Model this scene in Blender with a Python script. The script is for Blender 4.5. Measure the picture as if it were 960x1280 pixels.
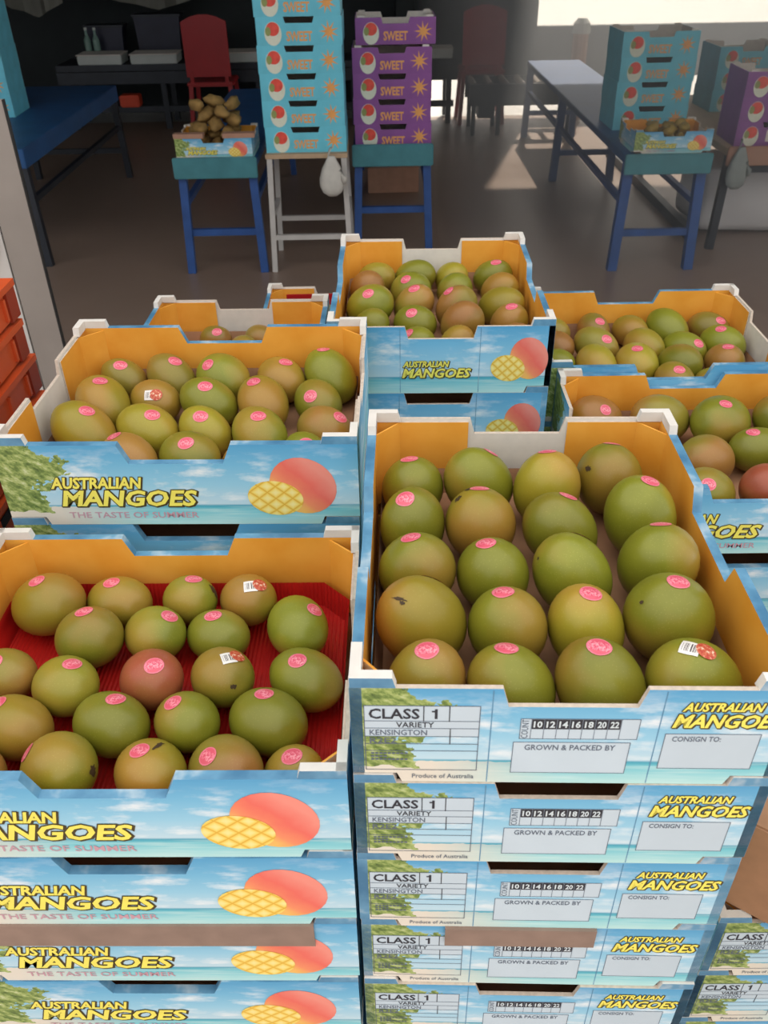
import bpy, bmesh, math, random
import numpy as np
from mathutils import Vector, Matrix

# ------------------------------------------------------------------ camera, world, exposure
for o in list(bpy.data.objects): bpy.data.objects.remove(o)
scene = bpy.context.scene
COL = scene.collection
FPX, PITCH, ROLL, CAMH = 1063.9, math.radians(35.3065), math.radians(-1.0614), 1.66
FW = Vector((0, math.cos(PITCH), -math.sin(PITCH)))
_rt, _up = Vector((1, 0, 0)), Vector((0, math.sin(PITCH), math.cos(PITCH)))
RT = _rt * math.cos(ROLL) + _up * math.sin(ROLL)
UP = -_rt * math.sin(ROLL) + _up * math.cos(ROLL)
CAMP = Vector((0, 0, CAMH))
cd = bpy.data.cameras.new('camera'); cam = bpy.data.objects.new('camera', cd); COL.objects.link(cam)
m = Matrix((RT, UP, -FW)).transposed().to_4x4(); m.translation = CAMP
cam.matrix_world = m
cd.sensor_fit = 'VERTICAL'; cd.sensor_height = 36; cd.lens = 36 * FPX / 1280
cd.dof.use_dof = True; cd.dof.focus_distance = .95; cd.dof.aperture_fstop = 16
cd.clip_start = 0.05; cd.clip_end = 200
scene.camera = cam

w = bpy.data.worlds.new('overcast_sky'); scene.world = w; w.use_nodes = True
bg = w.node_tree.nodes['Background']
_t = w.node_tree; _tc = _t.nodes.new('ShaderNodeTexCoord'); _sp = _t.nodes.new('ShaderNodeSeparateXYZ'); _cr = _t.nodes.new('ShaderNodeValToRGB')
_t.links.new(_tc.outputs['Generated'], _sp.inputs[0]); _t.links.new(_sp.outputs[2], _cr.inputs[0]); _t.links.new(_cr.outputs[0], bg.inputs[0])
_cr.color_ramp.elements[0].position = 0.0; _cr.color_ramp.elements[0].color = (.46, .47, .48, 1)      # overcast sky: horizon
_cr.color_ramp.elements[1].position = 1.0; _cr.color_ramp.elements[1].color = (1.0, .985, .955, 1)    # zenith
bg.inputs[1].default_value = 1.55
scene.view_settings.view_transform = 'Standard'
scene.view_settings.look = 'None'
scene.view_settings.gamma = 1
scene.view_settings.use_curve_mapping = False
scene.view_settings.exposure = 0.32
sl = bpy.data.lights.new('sun_offscreen', 'SUN'); sl.energy = 10; sl.angle = .02; sl.color = (1, .96, .9)      # stands over the yard behind the shed
sun = bpy.data.objects.new('sun_offscreen', sl); COL.objects.link(sun)
_e, _a = math.radians(50), math.radians(15)
sun.rotation_euler = Vector((-math.cos(_e) * math.sin(_a), -math.cos(_e) * math.cos(_a), -math.sin(_e))).to_track_quat('-Z', 'Y').to_euler()
R = random.Random(7)

def ray(px, py): return FW + RT * ((px - 480) / FPX) + UP * ((640 - py) / FPX)
def on_z(px, py, z):
    d = ray(px, py); return CAMP + d * ((z - CAMH) / d.z)
def on_y(px, py, y):
    d = ray(px, py); return CAMP + d * (y / d.y)

# ------------------------------------------------------------------ materials
def lin(c):
    return tuple((x / 255 / 12.92 if x / 255 <= .04045 else ((x / 255 + .055) / 1.055) ** 2.4) for x in c) + (1,)
class NT:
    def __init__(s, name, rough=.6, spec=.5):
        s.m = bpy.data.materials.new(name); s.m.use_nodes = True
        s.t = s.m.node_tree; s.b = s.t.nodes['Principled BSDF']
        s.b.inputs['Roughness'].default_value = rough
        s.b.inputs['Specular IOR Level'].default_value = spec
    def n(s, typ, **kw):
        nd = s.t.nodes.new(typ)
        for k, v in kw.items():
            if hasattr(nd, k): setattr(nd, k, v)
            else: nd.inputs[k].default_value = v
        return nd
    def l(s, a, b): s.t.links.new(a, b)
    def put(s, nd, i, v):
        if hasattr(v, 'is_output'): s.l(v, nd.inputs[i])
        else: nd.inputs[i].default_value = v
    def math(s, op, a, b=0.0, c=None, clamp=False):
        nd = s.n('ShaderNodeMath', operation=op, use_clamp=clamp)
        s.put(nd, 0, a); s.put(nd, 1, b)
        if c is not None: s.put(nd, 2, c)
        return nd.outputs[0]
    def mix(s, f, a, b):
        nd = s.n('ShaderNodeMix', data_type='RGBA'); s.put(nd, 0, f); s.put(nd, 6, a); s.put(nd, 7, b); return nd.outputs[2]
    def ramp(s, f, stops):
        nd = s.n('ShaderNodeValToRGB'); e = nd.color_ramp.elements
        while len(e) < len(stops): e.new(.5)
        for i, (p, c) in enumerate(stops): e[i].position = p; e[i].color = c
        s.l(f, nd.inputs[0]); return nd.outputs[0]
    def noise(s, vec, scale, detail=3, rough=.5):
        nd = s.n('ShaderNodeTexNoise'); nd.inputs['Scale'].default_value = scale; nd.inputs['Detail'].default_value = detail
        nd.inputs['Roughness'].default_value = rough
        if vec is not None: s.l(vec, nd.inputs['Vector'])
        return nd.outputs[0]
    def vec(s, a, b, c=0.0):
        nd = s.n('ShaderNodeCombineXYZ'); s.put(nd, 0, a); s.put(nd, 1, b); s.put(nd, 2, c); return nd.outputs[0]
    def color(s, c): s.put(s.b, 'Base Color', c)
    def bump(s, h, strength=.3, dist=.002):
        nd = s.n('ShaderNodeBump'); nd.inputs['Strength'].default_value = strength; nd.inputs['Distance'].default_value = dist
        s.l(h, nd.inputs['Height']); s.l(nd.outputs[0], s.b.inputs['Normal'])
    def obj(s): return s.n('ShaderNodeTexCoord').outputs['Object']
    def uv(s):
        sp = s.n('ShaderNodeSeparateXYZ'); s.l(s.n('ShaderNodeTexCoord').outputs['UV'], sp.inputs[0]); return sp.outputs[0], sp.outputs[1]
MATS = {}
def plain(name, rgb, rough=.6, var=.12, scale=30, metal=0, spec=.5, bump=0):
    q = NT(name, rough, spec); c = lin(rgb)
    nz = q.noise(q.obj(), scale, 4)
    q.color(q.ramp(nz, [(.3, tuple(x * (1 - var) for x in c[:3]) + (1,)), (.7, tuple(min(1, x * (1 + var)) for x in c[:3]) + (1,))]))
    q.b.inputs['Metallic'].default_value = metal
    if bump: q.bump(nz, bump, .002)
    MATS[name] = q.m; return q.m

CH = .1056           # carton height
def beach_print(name, foliage):
    q = NT(name, .42, .35); u, v = q.uv(); t = q.math('DIVIDE', v, CH)
    sky = q.ramp(t, [(.0, lin((190, 232, 228))), (.09, lin((164, 222, 226))), (.20, lin((118, 202, 214))), (.245, lin((70, 165, 190))),
                     (.265, lin((198, 226, 238))), (.5, lin((156, 210, 234))), (.75, lin((122, 190, 224))), (1., lin((90, 166, 210)))])
    stv = q.vec(q.math('MULTIPLY', u, 14), q.math('MULTIPLY', v, 230))
    st = q.noise(stv, 1.0, 3)
    seamask = q.math('LESS_THAN', t, .25)
    sea = q.mix(q.math('MULTIPLY', q.math('MULTIPLY_ADD', st, 4.0, -1.9, clamp=True), q.math('MULTIPLY', seamask, .45)), sky, lin((226, 246, 242)))
    cl = q.noise(q.vec(q.math('MULTIPLY', u, 16), q.math('MULTIPLY', v, 46)), 1.0, 5, .58)
    clm = q.math('MULTIPLY_ADD', cl, 6.0, -3.0, clamp=True)
    band = q.math('MULTIPLY', q.math('GREATER_THAN', t, .27), q.math('MULTIPLY_ADD', t, -3.0, 3.1, clamp=True))
    c = q.mix(q.math('MULTIPLY', q.math('MULTIPLY', clm, band), .85), sea, lin((242, 248, 250)))
    if foliage:
        # sandy beach and palm leaves printed at the panel's start
        wob = q.noise(q.vec(q.math('MULTIPLY', u, 40), q.math('MULTIPLY', v, 40)), 1.0, 3)
        sandline = q.math('MULTIPLY_ADD', wob, .012, .019)
        sm = q.math('MULTIPLY', q.math('LESS_THAN', v, sandline), q.math('MULTIPLY_ADD', u, -10.0, 1.6, clamp=True))
        c = q.mix(sm, c, lin((232, 224, 208)))
        leaf = q.noise(q.vec(q.math('MULTIPLY_ADD', u, 90, q.math('MULTIPLY', v, 60)), q.math('MULTIPLY', v, 90)), 1.0, 5, .7)
        lc = q.ramp(leaf, [(.3, lin((64, 84, 48))), (.45, lin((116, 140, 72))), (.56, lin((170, 186, 110))), (.7, lin((214, 220, 176)))])
        edge = q.math('MULTIPLY_ADD', q.noise(q.vec(q.math('MULTIPLY', u, 26), q.math('MULTIPLY', v, 34), 3.3), 1.0, 4, .65), .17, -.030)
        lim = q.math('MULTIPLY_ADD', t, .0, edge)
        fm = q.math('MULTIPLY', q.math('LESS_THAN', u, lim), q.math('GREATER_THAN', v, q.math('MULTIPLY_ADD', wob, .02, .008)))
        c = q.mix(fm, c, lc)
    q.color(c); q.bump(q.noise(q.obj(), 90, 2), .05, .001)
    MATS[name] = q.m
beach_print('print_palm', True); beach_print('print_sky', False)

def make_print_mango():
    q = NT('print_mango_red', .4, .35); u, v = q.uv()      # uv in -1..1
    g = q.math('MULTIPLY_ADD', q.math('ADD', u, v), .5, .5)
    g = q.math('ADD', g, q.math('MULTIPLY_ADD', q.noise(q.vec(u, v), 1.6, 2), .35, -.17))
    q.color(q.ramp(g, [(.0, lin((252, 194, 104))), (.28, lin((248, 148, 106))), (.6, lin((242, 114, 100))), (1., lin((246, 150, 134)))]))
    MATS['print_mango_red'] = q.m
    q = NT('print_mango_slice', .4, .35); u, v = q.uv()
    a = q.math('ABSOLUTE', q.math('SINE', q.math('ADD', q.math('MULTIPLY', u, 5.2), q.math('MULTIPLY', v, 4.4))))
    b = q.math('ABSOLUTE', q.math('SINE', q.math('ADD', q.math('MULTIPLY', u, 5.2), q.math('MULTIPLY', v, -4.8))))
    mn = q.math('MINIMUM', a, b)
    q.color(q.ramp(mn, [(.0, lin((226, 168, 56))), (.16, lin((244, 202, 84))), (.5, lin((253, 224, 118))), (1., lin((255, 236, 158)))]))
    MATS['print_mango_slice'] = q.m
make_print_mango()

def make_orange():
    q = NT('orange_card', .5, .3)
    nz = q.noise(q.obj(), 18, 4)
    q.color(q.ramp(nz, [(.3, lin((232, 156, 52))), (.7, lin((244, 176, 74)))]))
    q.bump(q.noise(q.obj(), 120, 2), .06, .001); MATS['orange_card'] = q.m
    q = NT('red_liner', .38, .5)
    sp = q.n('ShaderNodeSeparateXYZ'); q.l(q.obj(), sp.inputs[0])
    wv = q.math('SINE', q.math('MULTIPLY', sp.outputs[0], 1400))
    q.color(q.ramp(q.noise(q.obj(), 25, 3), [(.3, lin((170, 24, 22))), (.7, lin((198, 34, 28)))]))
    q.bump(wv, .5, .0012); MATS['red_liner'] = q.m
make_orange()
plain('white_card', (226, 220, 212), .7, .05, 60)
plain('kraft', (168, 124, 92), .8, .10, 40, bump=.1)
plain('kraft_grey', (146, 122, 108), .8, .10, 40)
plain('carton_edge', (206, 190, 174), .8, .12, 200)
_q = NT('blue_edge', .42, .4); _q.color(_q.ramp(_q.noise(_q.obj(), 16, 4, .6), [(.36, lin((70, 122, 158))), (.55, lin((104, 156, 188))), (.68, lin((196, 210, 216)))])); MATS['blue_edge'] = _q.m
plain('ink', (44, 48, 58), .5, .05)
plain('ink_soft', (96, 108, 124), .5, .05)
plain('ink_brown', (74, 62, 30), .5, .05)
plain('yellow_ink', (255, 238, 104), .45, .06, 60)
plain('pink_ink', (206, 160, 172), .45, .05)
plain('white_ink', (214, 226, 230), .45, .04)
plain('pale_form', (200, 216, 226), .45, .05, 12)

def mango_mat(name, base, dark, blush, amt):
    q = NT(name, .40, .45); ob = q.obj()
    rnd = q.n('ShaderNodeObjectInfo').outputs['Random']
    sh = q.n('ShaderNodeVectorMath', operation='ADD'); q.l(ob, sh.inputs[0]); q.l(q.vec(rnd, q.math('MULTIPLY', rnd, 3.7), q.math('MULTIPLY', rnd, 9.1)), sh.inputs[1])
    p = sh.outputs[0]
    c = q.mix(q.noise(p, 22, 4), lin(dark), lin(base))
    bl = q.noise(p, 11, 3)
    sp = q.n('ShaderNodeSeparateXYZ'); q.l(ob, sp.inputs[0])
    f = q.math('ADD', bl, q.math('MULTIPLY', sp.outputs[0], 6.0))
    f = q.math('MULTIPLY_ADD', f, 4.0, -2.3 + amt * 1.2, clamp=True)
    c = q.mix(q.math('MULTIPLY', f, .75), c, lin(blush))
    # pale lenticel dots, a few dark blemishes
    vo = q.n('ShaderNodeTexVoronoi'); vo.inputs['Scale'].default_value = 420; q.l(p, vo.inputs['Vector'])
    dots = q.math('MULTIPLY', q.math('LESS_THAN', vo.outputs['Distance'], .2), .10)
    c = q.mix(dots, c, lin((212, 206, 120)))
    bm = q.math('MULTIPLY_ADD', q.noise(p, 30, 6, .75), 9.0, -6.35, clamp=True)
    c = q.mix(q.math('MULTIPLY', bm, .8), c, lin((64, 50, 26)))
    c2 = q.n('ShaderNodeHueSaturation'); q.l(c, c2.inputs['Color'])
    q.l(q.math('MULTIPLY_ADD', rnd, .25, .87), c2.inputs['Value']); q.l(q.math('MULTIPLY_ADD', rnd, .016, .492), c2.inputs['Hue'])
    q.color(c2.outputs[0]); q.b.inputs['Coat Weight'].default_value = .10; q.b.inputs['Coat Roughness'].default_value = .22
    MATS[name] = q.m
mango_mat('mango_green', (142, 140, 40), (112, 114, 30), (160, 124, 50), .25)
mango_mat('mango_yellow', (164, 146, 44), (138, 124, 36), (172, 126, 54), .45)
mango_mat('mango_blush', (150, 134, 50), (128, 116, 40), (166, 110, 58), .8)
mango_mat('mango_red', (158, 114, 56), (140, 104, 48), (174, 84, 60), 1.1)

def sticker_mats():
    q = NT('sticker_pink', .35, .5); u, v = q.uv()
    r = q.math('SQRT', q.math('ADD', q.math('MULTIPLY', u, u), q.math('MULTIPLY', v, v)))
    nz = q.noise(q.vec(q.math('MULTIPLY', u, 4.5), q.math('MULTIPLY', v, 3.2)), 1.0, 4, .7)
    inner = q.ramp(nz, [(.42, lin((206, 52, 84))), (.5, lin((236, 120, 140))), (.6, lin((244, 170, 178)))])
    band = q.math('LESS_THAN', q.math('ABSOLUTE', v), .45)
    c = q.mix(q.math('MULTIPLY', band, .85), lin((222, 92, 112)), inner)
    c = q.mix(q.math('GREATER_THAN', r, .86), c, lin((232, 120, 138)))
    q.color(c); MATS['sticker_pink'] = q.m
    q = NT('sticker_barcode', .4, .5); u, v = q.uv()
    bars = q.math('GREATER_THAN', q.noise(q.vec(q.math('MULTIPLY', u, 9), 0.0), 1.0, 1), .5)
    inb = q.math('MULTIPLY', q.math('LESS_THAN', q.math('ABSOLUTE', v), .6), q.math('LESS_THAN', q.math('ABSOLUTE', u), .8))
    q.color(q.mix(q.math('MULTIPLY', bars, inb), lin((236, 230, 224)), lin((60, 44, 50)))); MATS['sticker_barcode'] = q.m
    q = NT('sticker_red', .4, .5); u, v = q.uv()
    q.color(q.ramp(q.noise(q.vec(u, v), 2.4, 3), [(.4, lin((186, 60, 44))), (.55, lin((206, 110, 74))), (.65, lin((240, 214, 190)))])); MATS['sticker_red'] = q.m
sticker_mats()

def concrete():
    q = NT('concrete_floor', .42, .5); ob = q.obj()
    a = q.noise(ob, .7, 5, .6); b = q.noise(ob, 9, 5, .65)
    c = q.mix(a, lin((116, 96, 84)), lin((164, 142, 128)))
    c = q.mix(q.math('MULTIPLY_ADD', b, 2.0, -.75, clamp=True), c, lin((142, 120, 106)))
    q.color(c); q.put(q.b, 'Roughness', q.math('MULTIPLY_ADD', a, .35, .2)); q.bump(b, .25, .004); MATS['concrete_floor'] = q.m
concrete()
plain('yard_concrete', (206, 206, 204), .8, .06, 2)
plain('dark_wall', (38, 44, 46), .8, .2, 3)
plain('roof_sheet', (92, 96, 98), .6, .1, 2)
plain('white_panel', (206, 200, 194), .45, .04, 4)
plain('grey_post', (150, 140, 132), .5, .06, 8)
plain('black_rubber', (34, 32, 32), .6, .1)
plain('orange_plastic', (208, 84, 40), .42, .10, 14)
plain('orange_dark', (150, 50, 26), .5, .1, 14)
plain('blue_paint', (48, 84, 146), .45, .15, 12)
plain('teal_paint', (70, 132, 142), .45, .12, 14)
plain('bench_blue', (34, 84, 138), .5, .15, 6)
plain('white_paint', (196, 192, 188), .45, .06, 12)
plain('dark_steel', (46, 50, 58), .45, .2, 6, metal=.3)
plain('wood', (188, 160, 130), .7, .1, 14)
plain('red_plastic', (168, 24, 30), .4, .08, 6)
plain('cloth_white', (206, 202, 194), .9, .08, 20, bump=.3)
plain('cloth_grey', (150, 158, 156), .9, .10, 20, bump=.3)
plain('tarp', (112, 112, 104), .7, .1, 5)
plain('foam_white', (198, 204, 200), .7, .05, 8)
plain('scrap_brown', (150, 118, 66), .8, .25, 30, bump=.3)
plain('cyan_card', (108, 202, 224), .5, .10, 9)
plain('cyan_pale', (150, 214, 230), .5, .06, 9)
plain('purple_card', (142, 84, 154), .5, .12, 9)
plain('purple_pale', (178, 136, 190), .5, .08, 9)
plain('badge_red', (230, 84, 70), .45, .15, 30)
plain('badge_white', (228, 232, 214), .5, .05, 30)
plain('badge_green', (150, 160, 96), .5, .1, 30)
plain('star_orange', (240, 170, 96), .5, .06, 30)
plain('orange_light', (220, 74, 40), .5, .05)
plain('pallet_wood', (150, 116, 82), .8, .18, 18)
plain('white_plastic', (228, 228, 232), .5, .04, 3, bump=.3)
plain('brown_fruit', (164, 138, 60), .5, .2, 20)
plain('bin_navy', (40, 42, 62), .5, .15, 6)
plain('bottle_green', (120, 150, 140), .3, .1, 10)
plain('bruise', (66, 48, 26), .7, .25, 200)
plain('pink_card', (176, 134, 112), .8, .08, 20)

# ------------------------------------------------------------------ mesh helpers
class MB:
    """collects faces with uv and material; builds one mesh"""
    def __init__(s): s.v = []; s.f = []; s.m = []; s.u = []; s.mats = []
    def mi(s, name):
        if name not in s.mats: s.mats.append(name)
        return s.mats.index(name)
    def face(s, pts, mat, uvs=None):
        i = len(s.v); s.v += [tuple(p) for p in pts]; s.f.append(tuple(range(i, i + len(pts)))); s.m.append(s.mi(mat))
        s.u.append([tuple(x) for x in uvs] if uvs else [(0, 0)] * len(pts))
    def slab(s, O, ud, vd, nd, outline, t, front, back, edge):
        """extruded outline: front face at O (+normal nd), back face t behind"""
        O, ud, vd, nd = Vector(O), Vector(ud), Vector(vd), Vector(nd)
        fr = [O + ud * a + vd * b for a, b in outline]; bk = [p - nd * t for p in fr]
        if ud.cross(vd).dot(nd) > 0: F, B, O2 = fr, bk, list(outline)
        else: F, B, O2 = fr[::-1], bk[::-1], list(outline)[::-1]
        s.face(F, front, O2); s.face(B[::-1], back, O2[::-1])
        n = len(F)
        for i in range(n):
            j = (i + 1) % n; s.face([F[i], B[i], B[j], F[j]], edge, [O2[i], O2[i], O2[j], O2[j]])
    def box(s, c, d, mat, rz=0, top=None):
        x, y, z = (k / 2 for k in d); M = Matrix.Rotation(rz, 3, 'Z'); c = Vector(c)
        P = [c + M @ Vector((sx * x, sy * y, sz * z)) for sz in (-1, 1) for sy in (-1, 1) for sx in (-1, 1)]
        for q, mm in (((0, 2, 3, 1), mat), ((4, 5, 7, 6), top or mat), ((0, 1, 5, 4), mat), ((2, 6, 7, 3), mat), ((0, 4, 6, 2), mat), ((1, 3, 7, 5), mat)):
            s.face([P[k] for k in q], mm, [(0, 0), (1, 0), (1, 1), (0, 1)])
    def bar(s, a, b, wd, ht, mat):
        a, b = Vector(a), Vector(b); d = (b - a).normalized()
        h = Vector((0, 0, 1)) if abs(d.z) < .9 else Vector((0, 1, 0))
        sx = d.cross(h).normalized() * wd / 2; sy = sx.cross(d).normalized() * ht / 2
        A = [a + sx + sy, a - sx + sy, a - sx - sy, a + sx - sy]; B = [p + (b - a) for p in A]
        s.face(A[::-1], mat); s.face(B, mat)
        for i in range(4): j = (i + 1) % 4; s.face([A[i], A[j], B[j], B[i]], mat)
    def tube(s, pts, r, mat, n=8):
        pts = [Vector(p) for p in pts]; rings = []
        for i, p in enumerate(pts):
            d = (pts[min(i + 1, len(pts) - 1)] - pts[max(i - 1, 0)]).normalized()
            h = Vector((0, 0, 1)) if abs(d.z) < .9 else Vector((0, 1, 0))
            a = d.cross(h).normalized(); b = a.cross(d)
            rr = r[i] if isinstance(r, (list, tuple)) else r
            rings.append([p + (a * math.cos(2 * math.pi * k / n) + b * math.sin(2 * math.pi * k / n)) * rr for k in range(n)])
        for i in range(len(rings) - 1):
            for k in range(n):
                j = (k + 1) % n; s.face([rings[i][k], rings[i][j], rings[i + 1][j], rings[i + 1][k]][::-1], mat)
        s.face(rings[0], mat); s.face(rings[-1][::-1], mat)
    def mesh(s, name, smooth=False, weld=False, bevel=0):
        me = bpy.data.meshes.new(name); me.from_pydata(s.v, [], s.f)
        for k in s.mats: me.materials.append(MATS[k])
        me.polygons.foreach_set('material_index', s.m)
        ul = me.uv_layers.new(name='UVMap'); i = 0
        for fu in s.u:
            for q in fu: ul.data[i].uv = q; i += 1
        if weld or smooth or bevel:
            bm = bmesh.new(); bm.from_mesh(me); bmesh.ops.remove_doubles(bm, verts=bm.verts, dist=1e-5)
            bmesh.ops.recalc_face_normals(bm, faces=bm.faces)
            if bevel: bmesh.ops.bevel(bm, geom=[e for e in bm.edges if e.calc_face_angle(0) > .7], offset=bevel, segments=2, affect='EDGES')
            bm.to_mesh(me); bm.free()
        if smooth: me.polygons.foreach_set('use_smooth', [True] * len(me.polygons))
        me.update(); return me
def link(name, me, parent=None, loc=(0, 0, 0), rz=0):
    o = bpy.data.objects.new(name, me); COL.objects.link(o); o.location = loc; o.rotation_euler = (0, 0, rz)
    if parent: o.parent = parent
    return o
def thing(name, label, cat, loc=(0, 0, 0), rz=0, group=None):
    return tag(link(name, None, None, loc, rz), label, cat, group)
def tag(o, label, cat, group=None):
    o['label'] = label; o['category'] = cat
    if group: o['group'] = group
    return o
def struct(name, me, label, loc=(0, 0, 0)):
    o = link(name, me, None, loc); o['kind'] = 'structure'; o['label'] = label; return o
ORD = ['first', 'second', 'third', 'fourth', 'fifth', 'sixth', 'seventh', 'eighth', 'ninth', 'tenth', 'eleventh', 'twelfth'] + ['%dth' % k for k in range(13, 40)]

_txt = {}
def text_shape(s, offset=.0, shear=0.0):
    k = (s, offset, shear)
    if k not in _txt:
        cu = bpy.data.curves.new('t', 'FONT'); cu.body = s; cu.size = 1; cu.offset = offset; cu.shear = shear; cu.resolution_u = 2
        ob = bpy.data.objects.new('t', cu); COL.objects.link(ob)
        dg = bpy.context.evaluated_depsgraph_get(); me = bpy.data.meshes.new_from_object(ob.evaluated_get(dg))
        V = [(v.co.x, v.co.y) for v in me.vertices]; F = [tuple(p.vertices) for p in me.polygons]
        bpy.data.objects.remove(ob); bpy.data.curves.remove(cu); bpy.data.meshes.remove(me)
        _txt[k] = (V, F)
    return _txt[k]
class Face2D:
    """draws flat print on a panel; (u,v) -> O + u*ud + v*vd, lifted by n"""
    def __init__(s, O, ud, vd, nd): s.O, s.ud, s.vd, s.nd = Vector(O), Vector(ud), Vector(vd), Vector(nd)
    def P(s, u, v, n): return s.O + s.ud * u + s.vd * v + s.nd * n
    def text(s, mb, st, u0, u1, v0, v1, mat, n=.0005, offset=0, shear=0, rot=False, grow=0):
        V, F = text_shape(st, offset, shear)
        V0, _ = text_shape(st, 0, shear)
        xs = [p[0] for p in V0]; ys = [p[1] for p in V0]; x0, x1, y0, y1 = min(xs), max(xs), min(ys), max(ys)
        q = []
        for x, y in V:
            a, b = (x - x0) / (x1 - x0), (y - y0) / (y1 - y0)
            if rot: a, b = 1 - b, a
            q.append(s.P(u0 + a * (u1 - u0), v0 + b * (v1 - v0), n))
        for f in F:
            pts = [q[i] for i in f]
            nn = (pts[1] - pts[0]).cross(pts[2] - pts[0])
            if nn.dot(s.nd) < 0: pts = pts[::-1]
            mb.face(pts, mat)
    def rect(s, mb, u0, u1, v0, v1, mat, n=.0003):
        pts = [s.P(u0, v0, n), s.P(u1, v0, n), s.P(u1, v1, n), s.P(u0, v1, n)]
        if s.ud.cross(s.vd).dot(s.nd) < 0: pts = pts[::-1]
        mb.face(pts, mat, [(0, 0), (1, 0), (1, 1), (0, 1)])
    def frame(s, mb, u0, u1, v0, v1, mat, t=.0006, n=.0004):
        s.rect(mb, u0, u1, v0, v0 + t, mat, n); s.rect(mb, u0, u1, v1 - t, v1, mat, n)
        s.rect(mb, u0, u0 + t, v0, v1, mat, n); s.rect(mb, u1 - t, u1, v0, v1, mat, n)
    def ell(s, mb, u, v, ru, rv, mat, n=.0004, k=28, egg=0.0, tilt=0.0):
        pts = []; uvs = []
        for i in range(k):
            a = 2 * math.pi * i / k; x, y = math.cos(a), math.sin(a)
            sc = 1 + egg * x * y
            X, Y = x * sc * ru, y * sc * rv
            X, Y = X * math.cos(tilt) - Y * math.sin(tilt), X * math.sin(tilt) + Y * math.cos(tilt)
            pts.append(s.P(u + X, v + Y, n)); uvs.append((x, y))
        if s.ud.cross(s.vd).dot(s.nd) < 0: pts, uvs = pts[::-1], uvs[::-1]
        mb.face(pts, mat, uvs)
    def star(s, mb, u, v, r, mat, rays=9, n=.0005):
        pts = []
        for i in range(rays * 2):
            a = math.pi * i / rays + .3; rr = r if i % 2 == 0 else r * .33
            pts.append(s.P(u + rr * math.cos(a), v + rr * math.sin(a), n))
        if s.ud.cross(s.vd).dot(s.nd) < 0: pts = pts[::-1]
        mb.face(pts, mat)

# ------------------------------------------------------------------ the shed: floor, roof, walls, yard
mb = MB(); mb.box((0, 2.8, -.05), (12, 12.4, .1), 'concrete_floor'); struct('floor', mb.mesh('floor'), 'brown concrete shed floor')
mb = MB(); mb.box((0, 34, -.06), (60, 50, .1), 'yard_concrete'); mb.box((18, 5.0, -.06), (24, 8.0, .1), 'yard_concrete'); struct('yard_ground', mb.mesh('yard_ground'), 'bright concrete yard beyond the shed')
mb = MB()
mb.box((-2.9, 5.95, 3.45), (6.2, 7.44, .06), 'roof_sheet'); mb.box((3.1, 5.68, 3.45), (5.8, 6.90, .06), 'roof_sheet')
struct('ceiling', mb.mesh('ceiling'), 'grey sheet metal shed roof')
mb = MB(); mb.box((-3.0, 9.6, 1.7), (6.4, .1, 3.44), 'dark_wall'); mb.box((.22, 9.36, 1.7), (.06, .5, 3.44), 'dark_wall'); struct('wall_back', mb.mesh('wall_back'), 'dark green shed back wall')
mb = MB(); mb.box((3.05, 9.06, .535), (5.7, .1, .43), 'dark_wall'); mb.box((.85, 9.06, 2.07), (1.3, .1, 2.70), 'dark_wall'); mb.box((4.95, 9.06, 2.07), (1.9, .1, 2.70), 'dark_wall')
for _x in (.3, 2.2, 4.0, 5.8): mb.box((_x, 9.08, .15), (.08, .06, .30), 'dark_wall')
struct('wall_back_open', mb.mesh('wall_back_open'), 'dark low hoarding along the yard, open above and below')
mb = MB(); mb.box((-5.95, 5.9, 1.7), (.1, 7.4, 3.44), 'dark_wall'); struct('wall_left', mb.mesh('wall_left'), 'dark shed side wall')
mb = MB(); mb.box((5.95, 3.2, 1.7), (.1, 2.0, 3.44), 'dark_wall'); mb.box((5.95, 8.9, 1.7), (.1, .4, 3.44), 'dark_wall'); struct('wall_right', mb.mesh('wall_right'), 'dark shed side wall with a wide opening to the yard')

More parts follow.
